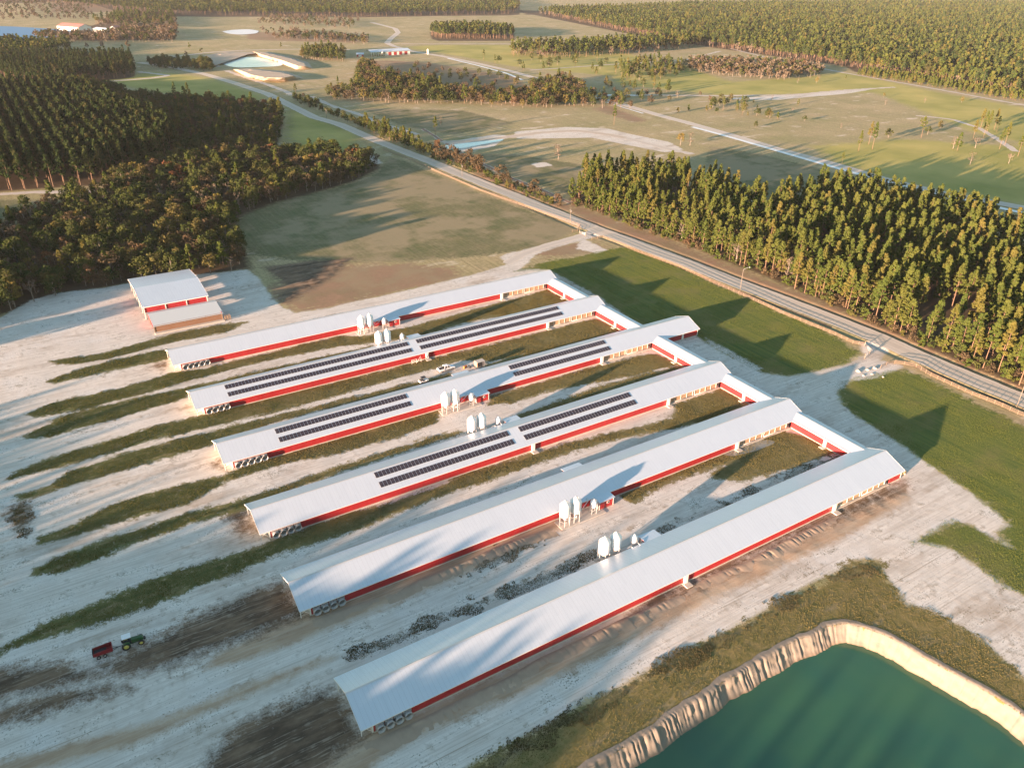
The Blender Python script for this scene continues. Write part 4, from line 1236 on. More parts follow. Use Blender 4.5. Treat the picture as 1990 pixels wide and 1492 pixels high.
# ------------------------------------------------------------------ fences, gates and poles
def fence(name, line, label, spacing=2.6, h=1.35, rails=4, mt=None, group=None):
    mt = mt or M['fencewood']
    line = [np.array(a) for a in line]
    pts = [line[0]]
    for a, b in zip(line[:-1], line[1:]):
        k = max(1, int(round(np.hypot(*(b - a)) / spacing)))
        for j in range(1, k + 1): pts.append(a + (b - a) * j / k)
    t = empty(name, (*pts[0], 0)); tag(t, label, "fence", group)
    o0 = pts[0]; proto = None
    order = sorted(range(len(pts)), key=lambda k: np.hypot(*pts[k]))
    keep = set(order[:99]); rest = MB()
    for k, p_ in enumerate(pts):
        q = p_ - o0
        if k in keep:
            if proto is None:
                b = MB(); b.tube((0, 0, -.1), (0, 0, h + .12), .075, n=6); proto = o = b.build("post", mt, t)
            else: o = proto.copy(); link(o); o.parent = t
            o.location = (q[0], q[1], 0)
        else: rest.tube((q[0], q[1], -.1), (q[0], q[1], h + .12), .075, n=5)
    if rest.v: rest.build("posts", mt, t, kind="stuff")
    for r in range(rails):
        z = h * (r + .9) / rails
        b = MB()
        for k in range(len(pts) - 1):
            a, c = pts[k] - o0, pts[k + 1] - o0
            d = (c - a) / np.hypot(*(c - a)); n_ = np.array([-d[1], d[0]]) * .03
            b.v += [(a[0] - n_[0], a[1] - n_[1], z - .04), (c[0] - n_[0], c[1] - n_[1], z - .04), (c[0] - n_[0], c[1] - n_[1], z + .05), (a[0] - n_[0], a[1] - n_[1], z + .05),
                    (a[0] + n_[0], a[1] + n_[1], z - .05), (c[0] + n_[0], c[1] + n_[1], z - .05), (c[0] + n_[0], c[1] + n_[1], z + .05), (a[0] + n_[0], a[1] + n_[1], z + .05)]
            i0 = len(b.v) - 8
            for f_ in ((0, 1, 2, 3), (7, 6, 5, 4), (3, 2, 6, 7), (0, 4, 5, 1)): b.f.append(tuple(i0 + v for v in f_)); b.s.append(False)
        b.build("rail", mt, t)
    return t


fence("rail_fence", GP([(1711, 716), (1722, 710), (1738, 707), (1757, 709), (1780, 714), (1808, 731), (1834, 743), (1862, 756), (1888, 768), (1917, 779), (1947, 791), (1977, 805), (2020, 822), (2080, 848)]),
      "timber rail fence curving from the farm entrance along the road on the pond side")
fence("rail_fence", GP([(1150, 466), (1172, 463), (1200, 474), (1240, 491), (1320, 520), (1387, 551), (1455, 580), (1522, 611), (1589, 638), (1623, 652), (1657, 668), (1680, 672)]),
      "timber rail fence beside the road along the dark green field between the two entrances")
fence("rail_fence", GP([(745, 292), (799, 312), (849, 335), (932, 371), (1015, 401), (1097, 430), (1127, 441), (1122, 450), (1112, 452)]),
      "timber rail fence along the road edge of the round grass field")


def gate(name, a, b, label):
    a, b = np.array(a), np.array(b); L = np.hypot(*(b - a)); rz = math.atan2(*(b - a)[::-1])
    t = empty(name, (*a, 0), rz); tag(t, label, "gate")
    m_ = MB()
    for z in (.35, .65, .95, 1.25, 1.5): m_.tube((.1, 0, z), (L - .1, 0, z), .035, n=6)
    for x in (.1, L / 2, L - .1): m_.tube((x, 0, .3), (x, 0, 1.52), .035, n=6)
    m_.tube((.1, 0, .35), (L - .1, 0, 1.5), .03, n=6); m_.build("gate_leaf", M['galv'], t)
    for x in (0, L):
        m_ = MB(); m_.tube((x, 0, -.1), (x, 0, 2.0), .11, n=8); m_.build("gate_post", M['fencewood'], t)


gate("field_gate", G(1680, 673), G(1690, 686), "pipe gate swung open at the farm entrance beside the dark green field")
gate("field_gate", G(1690, 687), G(1680, 697), "second pipe gate behind the first at the farm entrance")
gate("field_gate", G(1126, 454), G(1138, 459), "small pipe gate where the sand track meets the road")

for k, (px, py, h, lamp, lab) in enumerate([(1438, 566, 9.8, True, "tall pole with a lamp arm beside the road by the dark green field"),
                                            (1976, 790, 9.0, False, "pale pole beside the road fence nearest to the pond"),
                                            (1108, 434, 7.6, False, "pole by the fence corner where the sand track leaves the road"),
                                            (898, 343, 7.5, False, "pole along the road halfway up the round grass field"),
                                            (745, 270, 7.5, False, "pole beside the road next to the small pines"),
                                            (635, 231, 8.0, False, "farthest pole on the road, beside the blue grey field")]):
    x, y = G(px, py)
    t = empty("utility_pole", (x, y, 0)); tag(t, lab, "pole", "poles along the gravel road")
    b = MB(); b.tube((0, 0, -.2), (0, 0, h), .13, .08, n=8); b.build("pole", M['pole'], t)
    if lamp:
        b = MB(); pr = (0, 0, h - 1.0)
        for q in range(1, 7):
            a = q / 6 * pi * .55; nx_ = (2.3 * (1 - cos(a)), -.5 * (1 - cos(a)), h - 1.0 + 1.3 * sin(a)); b.tube(pr, nx_, .05, n=6); pr = nx_
        b.build("lamp_arm", M['galv'], t)
        b = MB(); b.tube(pr, (pr[0] + .55, pr[1] - .1, pr[2] - .08), .14, .1, n=8); b.build("lamp_head", M['lamp'], t)
    else:
        b = MB(); b.tube((-.7, 0, h - .5), (.7, 0, h - .5), .05, n=6); b.tube((.25, 0, h - 1.6), (.25, 0, h - 1.0), .16, n=8); b.build("crossarm", M['galv'], t)


# ------------------------------------------------------------------ vehicles
def wheel(parent, x, y, r, w_, rimm, rr=.55):
    b = MB(); b.lathe([(r * .6, -w_ / 2), (r * .95, -w_ / 2), (r, -w_ * .3), (r, w_ * .3), (r * .95, w_ / 2), (r * .6, w_ / 2), (r * .6, -w_ / 2)], n=20, axis='y', o=(x, y, r))
    o = b.build("wheel", M['tyre'], parent)
    c = MB(); c.lathe([(.02, -w_ * .42), (r * .25, -w_ * .46), (r * .6, -w_ * .3), (r * .6, w_ * .3), (r * .25, w_ * .46), (.02, w_ * .42)], n=16, axis='y', o=(x, y, r)); c.build("rim", rimm, o)


def pickup(loc, rz, label):
    t = empty("pickup_truck", loc, rz); tag(t, label, "pickup truck")
    b = MB()
    hw = .95
    side = [(-2.9, .5), (2.85, .5), (2.92, .62), (2.9, .98), (1.35, 1.16), (-1.0, 1.16), (-1.0, 1.16), (-1.0, .72), (-2.8, .72), (-2.8, 1.16), (-2.9, 1.16)]
    b.prism(side, -hw + .02, hw - .02, axis='y')
    for s in (-1, 1): b.box(-2.9, -1.0, s * hw - .07, s * hw + .07, .55, 1.18)
    b.box(1.3, 2.75, -hw, -hw + .06, .6, 1.0); b.box(1.3, 2.75, hw - .06, hw, .6, 1.0)
    b.build("body", M['carwhite'], t, .05)
    g = MB(); lo, hi = [(-1.0, -.9), (1.4, -.9), (1.4, .9), (-1.0, .9)], [(-.8, -.72), (.65, -.72), (.65, .72), (-.8, .72)]
    for k in range(4):
        a, c = lo[k], lo[(k + 1) % 4]; d, e = hi[(k + 1) % 4], hi[k]
        g.face([(*a, 1.14), (*c, 1.14), (*d, 1.78), (*e, 1.78)])
    g.build("window", M['glass'], t)
    r = MB(); r.box(-.84, .68, -.75, .75, 1.76, 1.86)
    for s in (-1, 1):
        r.tube((1.38, s * .88, 1.15), (.66, s * .72, 1.8), .05, n=5); r.tube((-.98, s * .88, 1.15), (-.8, s * .72, 1.8), .07, n=5); r.tube((.2, s * .9, 1.15), (.15, s * .73, 1.8), .05, n=5)
    r.build("cab_roof", M['carwhite'], t, .04)
    d = MB(); d.box(-2.78, -1.05, -hw + .1, hw - .1, .73, .8); d.box(-1.6, -1.1, -.8, .8, .8, 1.25); d.build("cargo_bed", M['dark'], t)
    for s in (-1, 1):
        h = MB(); h.box(2.86, 2.95, s * .72 - .16, s * .72 + .16, .76, .92); h.build("headlight", M['lamp'], t)
    b = MB(); b.box(2.88, 3.0, -.9, .9, .42, .6); b.build("bumper", M['grille'], t)
    for x in (-1.85, 1.9):
        for s in (-1, 1): wheel(t, x, s * .86, .4, .26, M['rim'])


def heading(a, b):
    a, b = np.array(G(*a)), np.array(G(*b)); return math.atan2(*(b - a)[::-1])


x, y = G(867, 719)
pickup((x, y, 0), RAD(2), "white pickup truck with an open bed parked on the sand between the solar houses")


def buggy(loc, rz):
    t = empty("utility_vehicle", loc, rz); tag(t, "small white utility buggy with a dark canopy, behind the white pickup", "utility vehicle")
    b = MB(); b.prism([(-1.5, .45), (1.55, .45), (1.6, .85), (.7, 1.0), (.6, .75), (-.4, .75), (-.45, 1.0), (-1.5, 1.0)], -.72, .72, axis='y'); b.build("body", M['carwhite'], t, .05)
    r = MB(); r.box(-.75, .75, -.72, .72, 1.86, 1.95); r.build("canopy", M['dark'], t, .03)
    r = MB()
    for xx, xt in ((-.5, -.6), (.75, .55)):
        for s in (-1, 1): r.tube((xx, s * .66, .8), (xt, s * .62, 1.88), .04, n=6)
    r.build("roll_cage", M['dark'], t)
    r = MB(); r.box(-.3, .1, -.62, .62, .75, .95); r.box(-.42, -.28, -.62, .62, .8, 1.35); r.build("seat", M['dark'], t)
    r = MB(); r.box(-1.45, -.5, -.6, .6, 1.0, 1.05); r.box(-1.45, -1.4, -.65, .65, 1.0, 1.25); r.box(-1.3, -.7, -.45, .4, 1.0, 1.35); r.build("cargo_box", M['grille'], t)
    for x in (-1.0, 1.05):
        for s in (-1, 1): wheel(t, x, s * .66, .34, .26, M['rim'])


x, y = G(823, 743)
buggy((x, y, 0), RAD(4))

# dark box trailer and the gear beside it
x, y = G(932, 712)
t = empty("box_trailer", (x, y, 0), RAD(3)); tag(t, "dark box trailer with a tan end panel on the sand behind the longest solar house", "trailer")
b = MB(); b.box(-1.5, 1.6, -1.0, 1.0, .5, 2.1); b.build("box", M['dark'], t, .03)
b = MB(); b.box(-1.56, -1.5, -1.0, 1.0, .5, 2.1); b.build("end_panel", M['pad'], t)
b = MB(); b.box(-1.5, 1.6, -1.02, 1.02, 2.1, 2.16); b.build("lid", M['concrete'], t)
b = MB(); b.box(.7, .85, -1.04, -1.0, .5, 2.1); b.box(1.3, 1.45, -1.04, -1.0, .5, 2.1); b.build("batten", M['galv'], t)
for s in (-1, 1): wheel(t, 0.0, s * .95, .36, .22, M['rim'])
b = MB(); b.tube((-1.5, 0, .55), (-3.0, 0, .5), .06, n=6); b.build("drawbar", M['grille'], t)
x, y = G(902, 716)
for k, (dx, dy, r_, h_, mt, lab) in enumerate([(0, 0, .32, .95, 'orange', "upright orange drum nearest the white pickup"), (.9, .3, .32, .95, 'orange', "second orange drum, beside the dark box trailer"), (1.9, -.3, .55, .7, 'dark', "low dark tank on the ground between the orange drums and box trailer")]):
    t = empty("drum", (x + dx, y + dy, 0)); tag(t, lab, "drum" if k < 2 else "tank", "drums beside the box trailer" if k < 2 else None)
    b = MB(); b.lathe([(.01, 0), (r_, 0), (r_, h_ * .33), (r_ * 1.05, h_ * .35), (r_, h_ * .37), (r_, h_ * .66), (r_ * 1.05, h_ * .68), (r_, h_ * .7), (r_, h_)], n=16); b.build("shell", M[mt], t)
    b = MB(); b.lathe([(r_, h_), (r_ * .9, h_ - .03), (.01, h_ - .03)], n=16); b.build("lid", M['grille'], t)


def tractor(loc, rz):
    t = empty("tractor", loc, rz); tag(t, "green tractor with yellow rims and a white canopy, pulling the red wagon", "tractor")
    b = MB(); b.prism([(.1, .7), (2.25, .75), (2.4, .95), (2.35, 1.35), (1.9, 1.5), (.1, 1.62)], -.42, .42, axis='y'); b.build("hood", M['green'], t, .06)
    b = MB(); b.box(-1.1, 2.2, -.28, .28, .5, .85); b.box(-1.2, .3, -.5, .5, .7, 1.05); b.tube((-.8, -.95, .85), (-.8, .95, .85), .13, n=8); b.tube((1.85, -.85, .55), (1.85, .85, .55), .08, n=8); b.build("chassis", M['dark'], t)
    for s in (-1, 1):
        b = MB(); b.prism([(-1.45, 1.0), (-1.25, 1.55), (-.75, 1.75), (-.2, 1.6), (.0, 1.1), (-.2, 1.45), (-.75, 1.62), (-1.2, 1.42)], s * .95 - .2, s * .95 + .2, axis='y'); b.build("fender", M['green'], t)
    b = MB(); b.box(-1.3, .35, -.72, .72, 2.48, 2.6); b.build("canopy", M['carwhite'], t, .04)
    b = MB()
    for xx in (-1.1, .2):
        for s in (-1, 1): b.tube((xx, s * .6, 1.0), (xx, s * .62, 2.5), .05, n=6)
    b.build("canopy_post", M['dark'], t)
    b = MB(); b.box(-.95, -.45, -.28, .28, 1.2, 1.35); b.box(-1.05, -.93, -.28, .28, 1.25, 1.75); b.build("seat", M['dark'], t)
    b = MB(); b.lathe([(.16, 0), (.19, .02), (.16, .04)], cx=0, cy=0, n=14); b.v = [(v[0] - .2, v[1], v[2] + 1.62) for v in b.v]; b.tube((-.2, 0, 1.64), (.1, 0, 1.45), .03, n=5); b.build("steering_wheel", M['dark'], t)
    b = MB(); b.tube((1.6, .25, 1.4), (1.6, .25, 2.1), .05, n=8); b.build("exhaust", M['grille'], t)
    b = MB(); b.box(2.38, 2.75, -.3, .3, .6, .95); b.build("front_weight", M['dark'], t)
    for s in (-1, 1): wheel(t, -.8, s * .95, .82, .45, M['yellow']); wheel(t, 1.85, s * .85, .56, .34, M['yellow'])
    return t


ha = heading((247.5, 1257), (273, 1248.5))
x, y = G(258, 1255)
tractor((x - .2, y + .5, 0), ha)
x2, y2 = x - 4.9 * cos(ha) , y + .5 - 4.9 * sin(ha)
hb = ha
t = empty("farm_wagon", (x2 - .2, y2, 0), hb); tag(t, "red two axle wagon with open box behind the green tractor", "wagon")
b = MB()
for s in (-1, 1): b.prism([(-1.7, .75), (1.7, .75), (1.75, 1.75), (-1.7, 1.5)], s * .85 - .04, s * .85 + .04, axis='y')
b.box(1.66, 1.74, -.85, .85, .75, 1.75); b.box(-1.7, 1.7, -.85, .85, .68, .78); b.build("box", M['wagonred'], t, .015)
b = MB(); b.box(-1.76, -1.7, -.85, .85, .7, 1.5); b.box(-1.5, .6, -.75, .75, .79, .95); b.build("tailgate", M['dark'], t)
b = MB(); b.tube((1.7, 0, .65), (3.9, 0, .6), .07, n=6); b.tube((1.7, .5, .65), (2.8, 0, .62), .05, n=6); b.tube((1.7, -.5, .65), (2.8, 0, .62), .05, n=6); b.build("drawbar", M['dark'], t)
b = MB(); b.box(-1.6, 1.6, -.5, .5, .5, .66); b.build("frame", M['dark'], t)
for xx in (-.85, .25):
    for s in (-1, 1): wheel(t, xx, s * .98, .37, .24, M['rim'])

# tan tank by the end of the nearest house, stones by the entrance
t = empty("fuel_tank", (179.6, 90.2, 0), RAD(90)); tag(t, "small tan tank beside the red end wall of the house nearest the pond", "tank")
b = MB(); b.lathe([(.01, -1.0), (.35, -.97), (.55, -.8), (.55, .8), (.35, .97), (.01, 1.0)], n=16, axis='y', o=(0, 0, .85)); b.build("shell", simple("tan_paint", (0.50, 0.33, 0.16), 0.5), t)
b = MB(); b.box(-.4, .4, -.7, -.55, 0, .5); b.box(-.4, .4, .55, .7, 0, .5); b.build("cradle", M['concrete'], t)
random.seed(3)
for k, (px, py, s_) in enumerate([(1668, 722, .8), (1686, 719, .6), (1700, 716, .7), (1695, 727, .5), (1716, 733, .45), (1678, 730, .45)]):
    x, y = G(px, py)
    b = MB(); prof = [(.01, -.1), (.8 * s_, -.05), (1.0 * s_, .25 * s_), (.75 * s_, .5 * s_), (.3 * s_, .62 * s_), (.01, .6 * s_)]
    b.lathe(prof, n=9); b.v = [(v[0] * random.uniform(.75, 1.25), v[1] * random.uniform(.6, 1.1), v[2] * random.uniform(.8, 1.2)) for v in b.v]; b.s = [False] * len(b.s)
    o = b.build("boulder", M['concrete'], loc=(x, y, 0)); o.rotation_euler = (0, 0, random.uniform(0, 6))
    tag(o, ["largest pale boulder at the farm entrance, on the driveway side", "pale boulder second along the row at the farm entrance", "wide pale boulder nearest the road at the farm entrance",
            "pale boulder on the grass edge behind the entrance row", "pale boulder farthest out on the grass by the entrance", "smallest pale boulder at the entrance, beside the driveway"][k], "boulder", "pale boulders at the farm entrance")


# ------------------------------------------------------------------ far buildings
def farbuilding(name, a, b, depth, h, rise, wallm, label, doors=0, doorm=None, roofm=None, openpart=0.0):
    a, b = np.array(G(*a)), np.array(G(*b)); L = np.hypot(*(b - a)); rz = math.atan2(*(b - a)[::-1])
    t = empty(name, (*a, 0), rz); tag(t, label, "building")
    w_ = MB(); w_.box(L * openpart, L, 0, depth, 0, h)
    w_.face([(L, 0, h), (L, depth, h), (L, depth / 2, h + rise * .97)]); w_.face([(L * openpart, 0, h), (L * openpart, depth / 2, h + rise * .97), (L * openpart, depth, h)])
    w_.build("wall", wallm, t)
    r = MB()
    for s, (ya, yb) in enumerate(((-1.2, depth / 2), (depth / 2, depth + 1.2))):
        za, zb = (h, h + rise) if s == 0 else (h + rise, h)
        r.face([(-1, ya, za), (L + 1, ya, za), (L + 1, yb, zb), (-1, yb, zb)]); r.face([(-1, yb, zb - .15), (L + 1, yb, zb - .15), (L + 1, ya, za - .15), (-1, ya, za - .15)])
    r.build("roof", roofm or M['roof'], t)
    for k in range(doors):
        x = L * openpart + (L * (1 - openpart)) * (k + .8) / (doors + .6)
        d = MB(); d.box(x - 2.2, x + 2.2, -.12, 0, .1, h * .82); d.build("door", doorm or M['red'], t)
    if openpart:
        for k in range(6):
            x = L * openpart * k / 6
            d = MB(); d.box(x, x + .4, .2, .6, 0, h); d.build("post", M['white'], t)


PINK = simple("red_sheet_roof", (0.45, 0.17, 0.13), 0.5, var=.15, scale=.2)
farbuilding("stable", (722, 110), (797, 106), 17, 5.2, 2.6, M['white'], "long white stable with four red doors beside the far road", 4, openpart=.36)
farbuilding("cottage", (694, 111), (706, 111), 9, 3.2, 1.8, M['red'], "small red roofed cottage left of the long white stable", 1, M['white'])
farbuilding("lakeside_barn", (112, 59), (154, 62), 26, 7, 4.5, M['white'], "long pale red roofed barn beside the far blue lake", 0, roofm=PINK)
farbuilding("open_barn", (182, 64), (206, 66), 16, 6, 2.5, M['white'], "pale roofed open sided barn right of the lakeside barn", 0, openpart=.4)
farbuilding("farmhouse", (226, 63), (238, 62), 14, 6, 4, M['white'], "small farmhouse with red roof among the far trees", 0, roofm=PINK)
farbuilding("shed", (287, 17), (300, 17), 22, 7, 4, M['white'], "tiny pale red roofed shed at the edge of the far woods", 0, roofm=PINK)
t = empty("water_tank", (*G(832, 106), 0)); tag(t, "cream upright tank at the corner of the far road beside the stable", "tank")
b = MB(); b.lathe([(1.6, 0), (1.6, 6), (.9, 7), (.01, 7.3)], n=16); b.build("shell", M['cream'], t)
b = MB(); b.tube((1.7, 0, 0), (1.7, 0, 6.4), .1, n=5); b.build("pipe", M['galv'], t)
#PART3

# ------------------------------------------------------------------ trees
def rvec(n):
    v = RNG.normal(size=(n, 3)); return v / np.linalg.norm(v, axis=1)[:, None]


def leaf_cloud(cent, rad, per, size, up=0.25, out=1.0, aspect=1.5):
    """leaf-sized faces in clumps: cent (n,3), rad (n,) or scalar"""
    n = len(cent)
    rad = np.broadcast_to(rad, (n,))
    c = np.repeat(cent, per, 0); r = np.repeat(rad, per)
    d = rvec(n * per)
    p = c + d * (r * RNG.uniform(.35, 1.0, n * per) ** .6)[:, None] * np.array([1, 1, .72])
    nm = d * out + rvec(n * per) * .75 + np.array([0, 0, up]); nm /= np.linalg.norm(nm, axis=1)[:, None]
    a = np.cross(nm, rvec(n * per)); a /= np.linalg.norm(a, axis=1)[:, None] + 1e-9
    b = np.cross(nm, a)
    s = size * RNG.uniform(.6, 1.25, n * per)
    a *= (s * aspect / 2)[:, None]; b *= (s / 2)[:, None]
    V = np.stack([p - a - b * .6, p + a * .9 - b, p + a + b * .7, p - a * .8 + b], 1).reshape(-1, 3)
    F_ = np.arange(len(V)).reshape(-1, 4)
    tone = np.repeat(np.repeat(RNG.uniform(0, 1, n), per) * .7 + RNG.uniform(0, .3, n * per), 4)
    return V, F_, tone


def trunk_geo(pts, rads, n=6):
    V, F_ = [], []
    for k, (p, r) in enumerate(zip(pts, rads)):
        for j in range(n): V.append((p[0] + r * cos(2 * pi * j / n), p[1] + r * sin(2 * pi * j / n), p[2]))
    for k in range(len(pts) - 1):
        for j in range(n): F_.append((k * n + j, k * n + (j + 1) % n, (k + 1) * n + (j + 1) % n, (k + 1) * n + j))
    return V, F_


def limb(V, F_, p, q, r0, r1, n=4):
    b = MB(); b.tube(p, q, r0, r1, n=n, caps=False)
    i = len(V); V += b.v; F_ += [tuple(i + k for k in f) for f in b.f]


def crown_mesh(name, parts, mt):
    V = np.vstack([p[0] for p in parts]); o = 0; F_ = []
    for p in parts: F_.append(p[1] + o); o += len(p[0])
    me = mesh_np(name, V, np.vstack(F_), [mt])
    a = me.attributes.new("tone", 'FLOAT', 'POINT'); a.data.foreach_set("value", np.concatenate([p[2] for p in parts]).astype(np.float32))
    return me


def pine(H, cb, R_, nc, per, size, cr=.95, mt='pine', lean=.3):
    lx, ly = random.uniform(-lean, lean), random.uniform(-lean, lean)
    f = lambda t: (lx * t * t, ly * t * t, H * .96 * t)
    V, F_ = trunk_geo([f(t) for t in (0, .25, .5, .75, 1)], [.19, .15, .12, .08, .03])
    t = RNG.uniform(0, 1, nc) ** .85
    prof = np.interp(t, [0, .10, .30, .65, 1], [.50, .92, 1.0, .58, .06])
    ang = RNG.uniform(0, 2 * pi, nc); rr = R_ * prof * np.sqrt(RNG.uniform(.25, 1, nc))
    z = cb + (H - cb) * t
    zz = z / (H * .96)
    c = np.stack([lx * zz ** 2 + rr * np.cos(ang), ly * zz ** 2 + rr * np.sin(ang), z], 1)
    for k in range(0, nc, 3):
        limb(V, F_, (lx * zz[k] ** 2, ly * zz[k] ** 2, z[k] - rr[k] * .35), tuple(c[k]), .045, .015)
    for k in range(4):
        a = random.uniform(0, 6.28); zb = cb * random.uniform(.6, .95)
        limb(V, F_, (0, 0, zb), (cos(a) * 1.1, sin(a) * 1.1, zb + .2), .03, .01)
    crown = leaf_cloud(c, cr * RNG.uniform(.7, 1.15, nc), per, size)
    return V, F_, crown, mt, 'bark'


def broad(H, R_, nl, per, size, mt, sparse=False, cb=.28):
    V, F_ = trunk_geo([(0, 0, 0), (.1, 0, H * .2), (.1, .1, H * .4), (0, .1, H * .75)], [.26, .2, .15, .06])
    cs = []
    for k in range(nl):
        a = random.uniform(0, 6.28); t = random.random()
        z = H * (cb + (.93 - cb) * t); r = R_ * math.sqrt(max(.05, 1 - ((t - .42) / .62) ** 2)) * random.uniform(.35, .95)
        p = (r * cos(a), r * sin(a), z); cs.append(p)
        if k % 2 == 0: limb(V, F_, (0, 0, z * .62), p, .07, .02)
    if sparse:
        for k in range(26):
            p = random.choice(cs); limb(V, F_, p, (p[0] + random.uniform(-1, 1), p[1] + random.uniform(-1, 1), p[2] + random.uniform(.2, 1.4)), .025, .008, 3)
    crown = leaf_cloud(np.array(cs), (.55 if sparse else .95) * R_ * .42 * RNG.uniform(.7, 1.25, nl), per, size)
    return V, F_, crown, mt, 'barkgrey'


SPEC = {}
for k in range(5): SPEC[f"pine{k}"] = pine(random.uniform(15.5, 17.5), random.uniform(5.6, 8.4), random.uniform(1.75, 2.4), 46, 14, .44, .66)
for k in range(3): SPEC[f"edgepine{k}"] = pine(random.uniform(13, 16), random.uniform(2.2, 4.2), random.uniform(2.4, 3.0), 54, 16, .50, .85)
for k in range(4): SPEC[f"rowpine{k}"] = pine(random.uniform(15, 17), random.uniform(4.5, 6.5), random.uniform(2.3, 2.8), 36, 16, .58, .9, 'pinedark')
for k in range(3): SPEC[f"youngpine{k}"] = pine(random.uniform(6, 8), 1.0, random.uniform(1.5, 1.9), 24, 13, .45, .65)
for k in range(4): SPEC[f"oak{k}"] = broad(random.uniform(9, 12.5), random.uniform(3.2, 4.2), 24, 22, .55, 'oak')
for k in range(3): SPEC[f"brown{k}"] = broad(random.uniform(9, 12), random.uniform(3.0, 3.9), 24, 18, .5, 'brownleaf')
for k in range(2): SPEC[f"rust{k}"] = broad(random.uniform(9, 11), 3.2, 22, 18, .5, 'rustleaf')
for k in range(2): SPEC[f"gold{k}"] = broad(random.uniform(9, 11), 3.2, 22, 18, .5, 'goldleaf')
for k in range(3): SPEC[f"bare{k}"] = broad(random.uniform(9, 12), 2.9, 20, 9, .32, 'twig', True)
for k in range(3): SPEC[f"shrub{k}"] = broad(random.uniform(2.4, 3.2), 1.5, 12, 15, .35, ['oak', 'brownleaf', 'pine'][k], cb=.12)
for k in range(3): SPEC[f"farpine{k}"] = pine(random.uniform(15, 18), random.uniform(6.5, 8), 2.6, 13, 8, 1.15, 1.1, ['pine', 'pinedark', 'pine'][k])
for k in range(3): SPEC[f"fartree{k}"] = broad(random.uniform(9, 12), 3.4, 10, 9, 1.1, ['oak', 'brownleaf', 'twig'][k])
MESH = {}
for nme, (V, F_, cr, mt, bk) in SPEC.items():
    tr = bpy.data.meshes.new("trunk"); tr.from_pydata(V, [], F_); tr.materials.append(M[bk]); tr.update()
    tr.polygons.foreach_set("use_smooth", [True] * len(F_))
    MESH[nme] = (tr, crown_mesh("crown", [cr], M[mt]))

# joined prototypes for the woods (trunk and crown in one mesh), kept out of the scene itself
PCOL = bpy.data.collections.new("woods_source")
NAMES = sorted(SPEC)
PIDX = {n: i for i, n in enumerate(NAMES)}
for i, nme in enumerate(NAMES):
    V, F_, cr, mt, bk = SPEC[nme]
    tv = np.array(V, dtype=float); tf = np.array([f if len(f) == 4 else (*f, f[-1]) for f in F_ if len(f) == 4])
    VV = np.vstack([tv, cr[0]]); FF = np.vstack([tf, cr[1] + len(tv)])
    me = mesh_np("src", VV, FF, [M[bk], M[mt]], np.concatenate([np.zeros(len(tf)), np.ones(len(cr[1]))]))
    a = me.attributes.new("tone", 'FLOAT', 'POINT'); a.data.foreach_set("value", np.concatenate([np.zeros(len(tv)), cr[2]]).astype(np.float32))
    PCOL.objects.link(bpy.data.objects.new(f"s{i:03d}", me))

TREES = []     # (kind, mesh, x, y, scale, place)


def scatter(poly, spacing, mix, place, kind, jit=.42, rot=0.0, sx=1.0, far=0.0, sc=(.85, 1.12), holes=(), world=False):
    pw = np.array(poly) if world else GP(poly)
    c, s = cos(rot), sin(rot)
    q = np.stack([pw[:, 0] * c + pw[:, 1] * s, -pw[:, 0] * s + pw[:, 1] * c], 1)
    lo, hi = q.min(0), q.max(0)
    gx, gy = np.meshgrid(np.arange(lo[0], hi[0], spacing * sx), np.arange(lo[1], hi[1], spacing), indexing='ij')
    a = np.stack([gx.ravel(), gy.ravel()], 1)
    a += RNG.uniform(-1, 1, a.shape) * jit * spacing * np.array([sx if sx > 1 else 1, 1]) * (np.array([.25, 1]) if sx > 1 else 1)
    wpt = np.stack([a[:, 0] * c - a[:, 1] * s, a[:, 0] * s + a[:, 1] * c], 1)
    ok = sdf(wpt, pw, 50) > 0
    for h in holes: ok &= sdf(wpt, GP(h), 5) < 0
    if far:
        keep = np.minimum(1, (far / np.maximum(np.hypot(wpt[:, 0], wpt[:, 1]), 1)) ** 1.1)
        ok &= RNG.uniform(0, 1, len(wpt)) < keep
    if place in ("grove", "hardwood"):
        ok &= vnoise(wpt[:, 0], wpt[:, 1], 11, 14) * .6 + vnoise(wpt[:, 0], wpt[:, 1], 4, 15) * .4 > .27
    names, ws = zip(*mix); ws = np.array(ws) / sum(ws)
    for p in wpt[ok]:
        nm = names[RNG.choice(len(names), p=ws)]
        TREES.append((kind, nm, p[0], p[1], RNG.uniform(*sc), place))


def V3(base, n, w=1.0): return [(f"{base}{k}", w / n) for k in range(n)]


G_CLEAR1 = [(1255, 398), (1345, 395), (1360, 420), (1290, 428)]
G_CLEAR2 = [(1780, 600), (1880, 600), (1900, 655), (1800, 652)]
# pine grove right of the road
scatter(PINEGROVE, 4.4, V3("pine", 5, .93) + V3("bare", 3, .02) + V3("edgepine", 3, .05), "grove", "pine", jit=.5, sc=(.70, 1.2), holes=[G_CLEAR1, G_CLEAR2, [(1100, 385), (1330, 468), (1500, 530), (1700, 622), (2150, 806), (2150, 770), (1700, 600), (1500, 510), (1330, 450), (1140, 375)]])
scatter([(1108, 390), (1330, 474), (1500, 535), (1700, 629), (2150, 812), (2150, 770), (1700, 600), (1500, 510), (1330, 450), (1140, 375)], 5.3, V3("edgepine", 3, .80) + V3("youngpine", 3, .20), "grove edge", "pine", sc=(.70, 1.1))
scatter([(1108, 396), (1330, 480), (1500, 541), (1700, 635), (2120, 812), (2120, 792), (1700, 616), (1500, 526), (1330, 464), (1120, 388)], 3.6, V3("shrub", 3), "grove foot", "shrub", sc=(.5, 1.5))
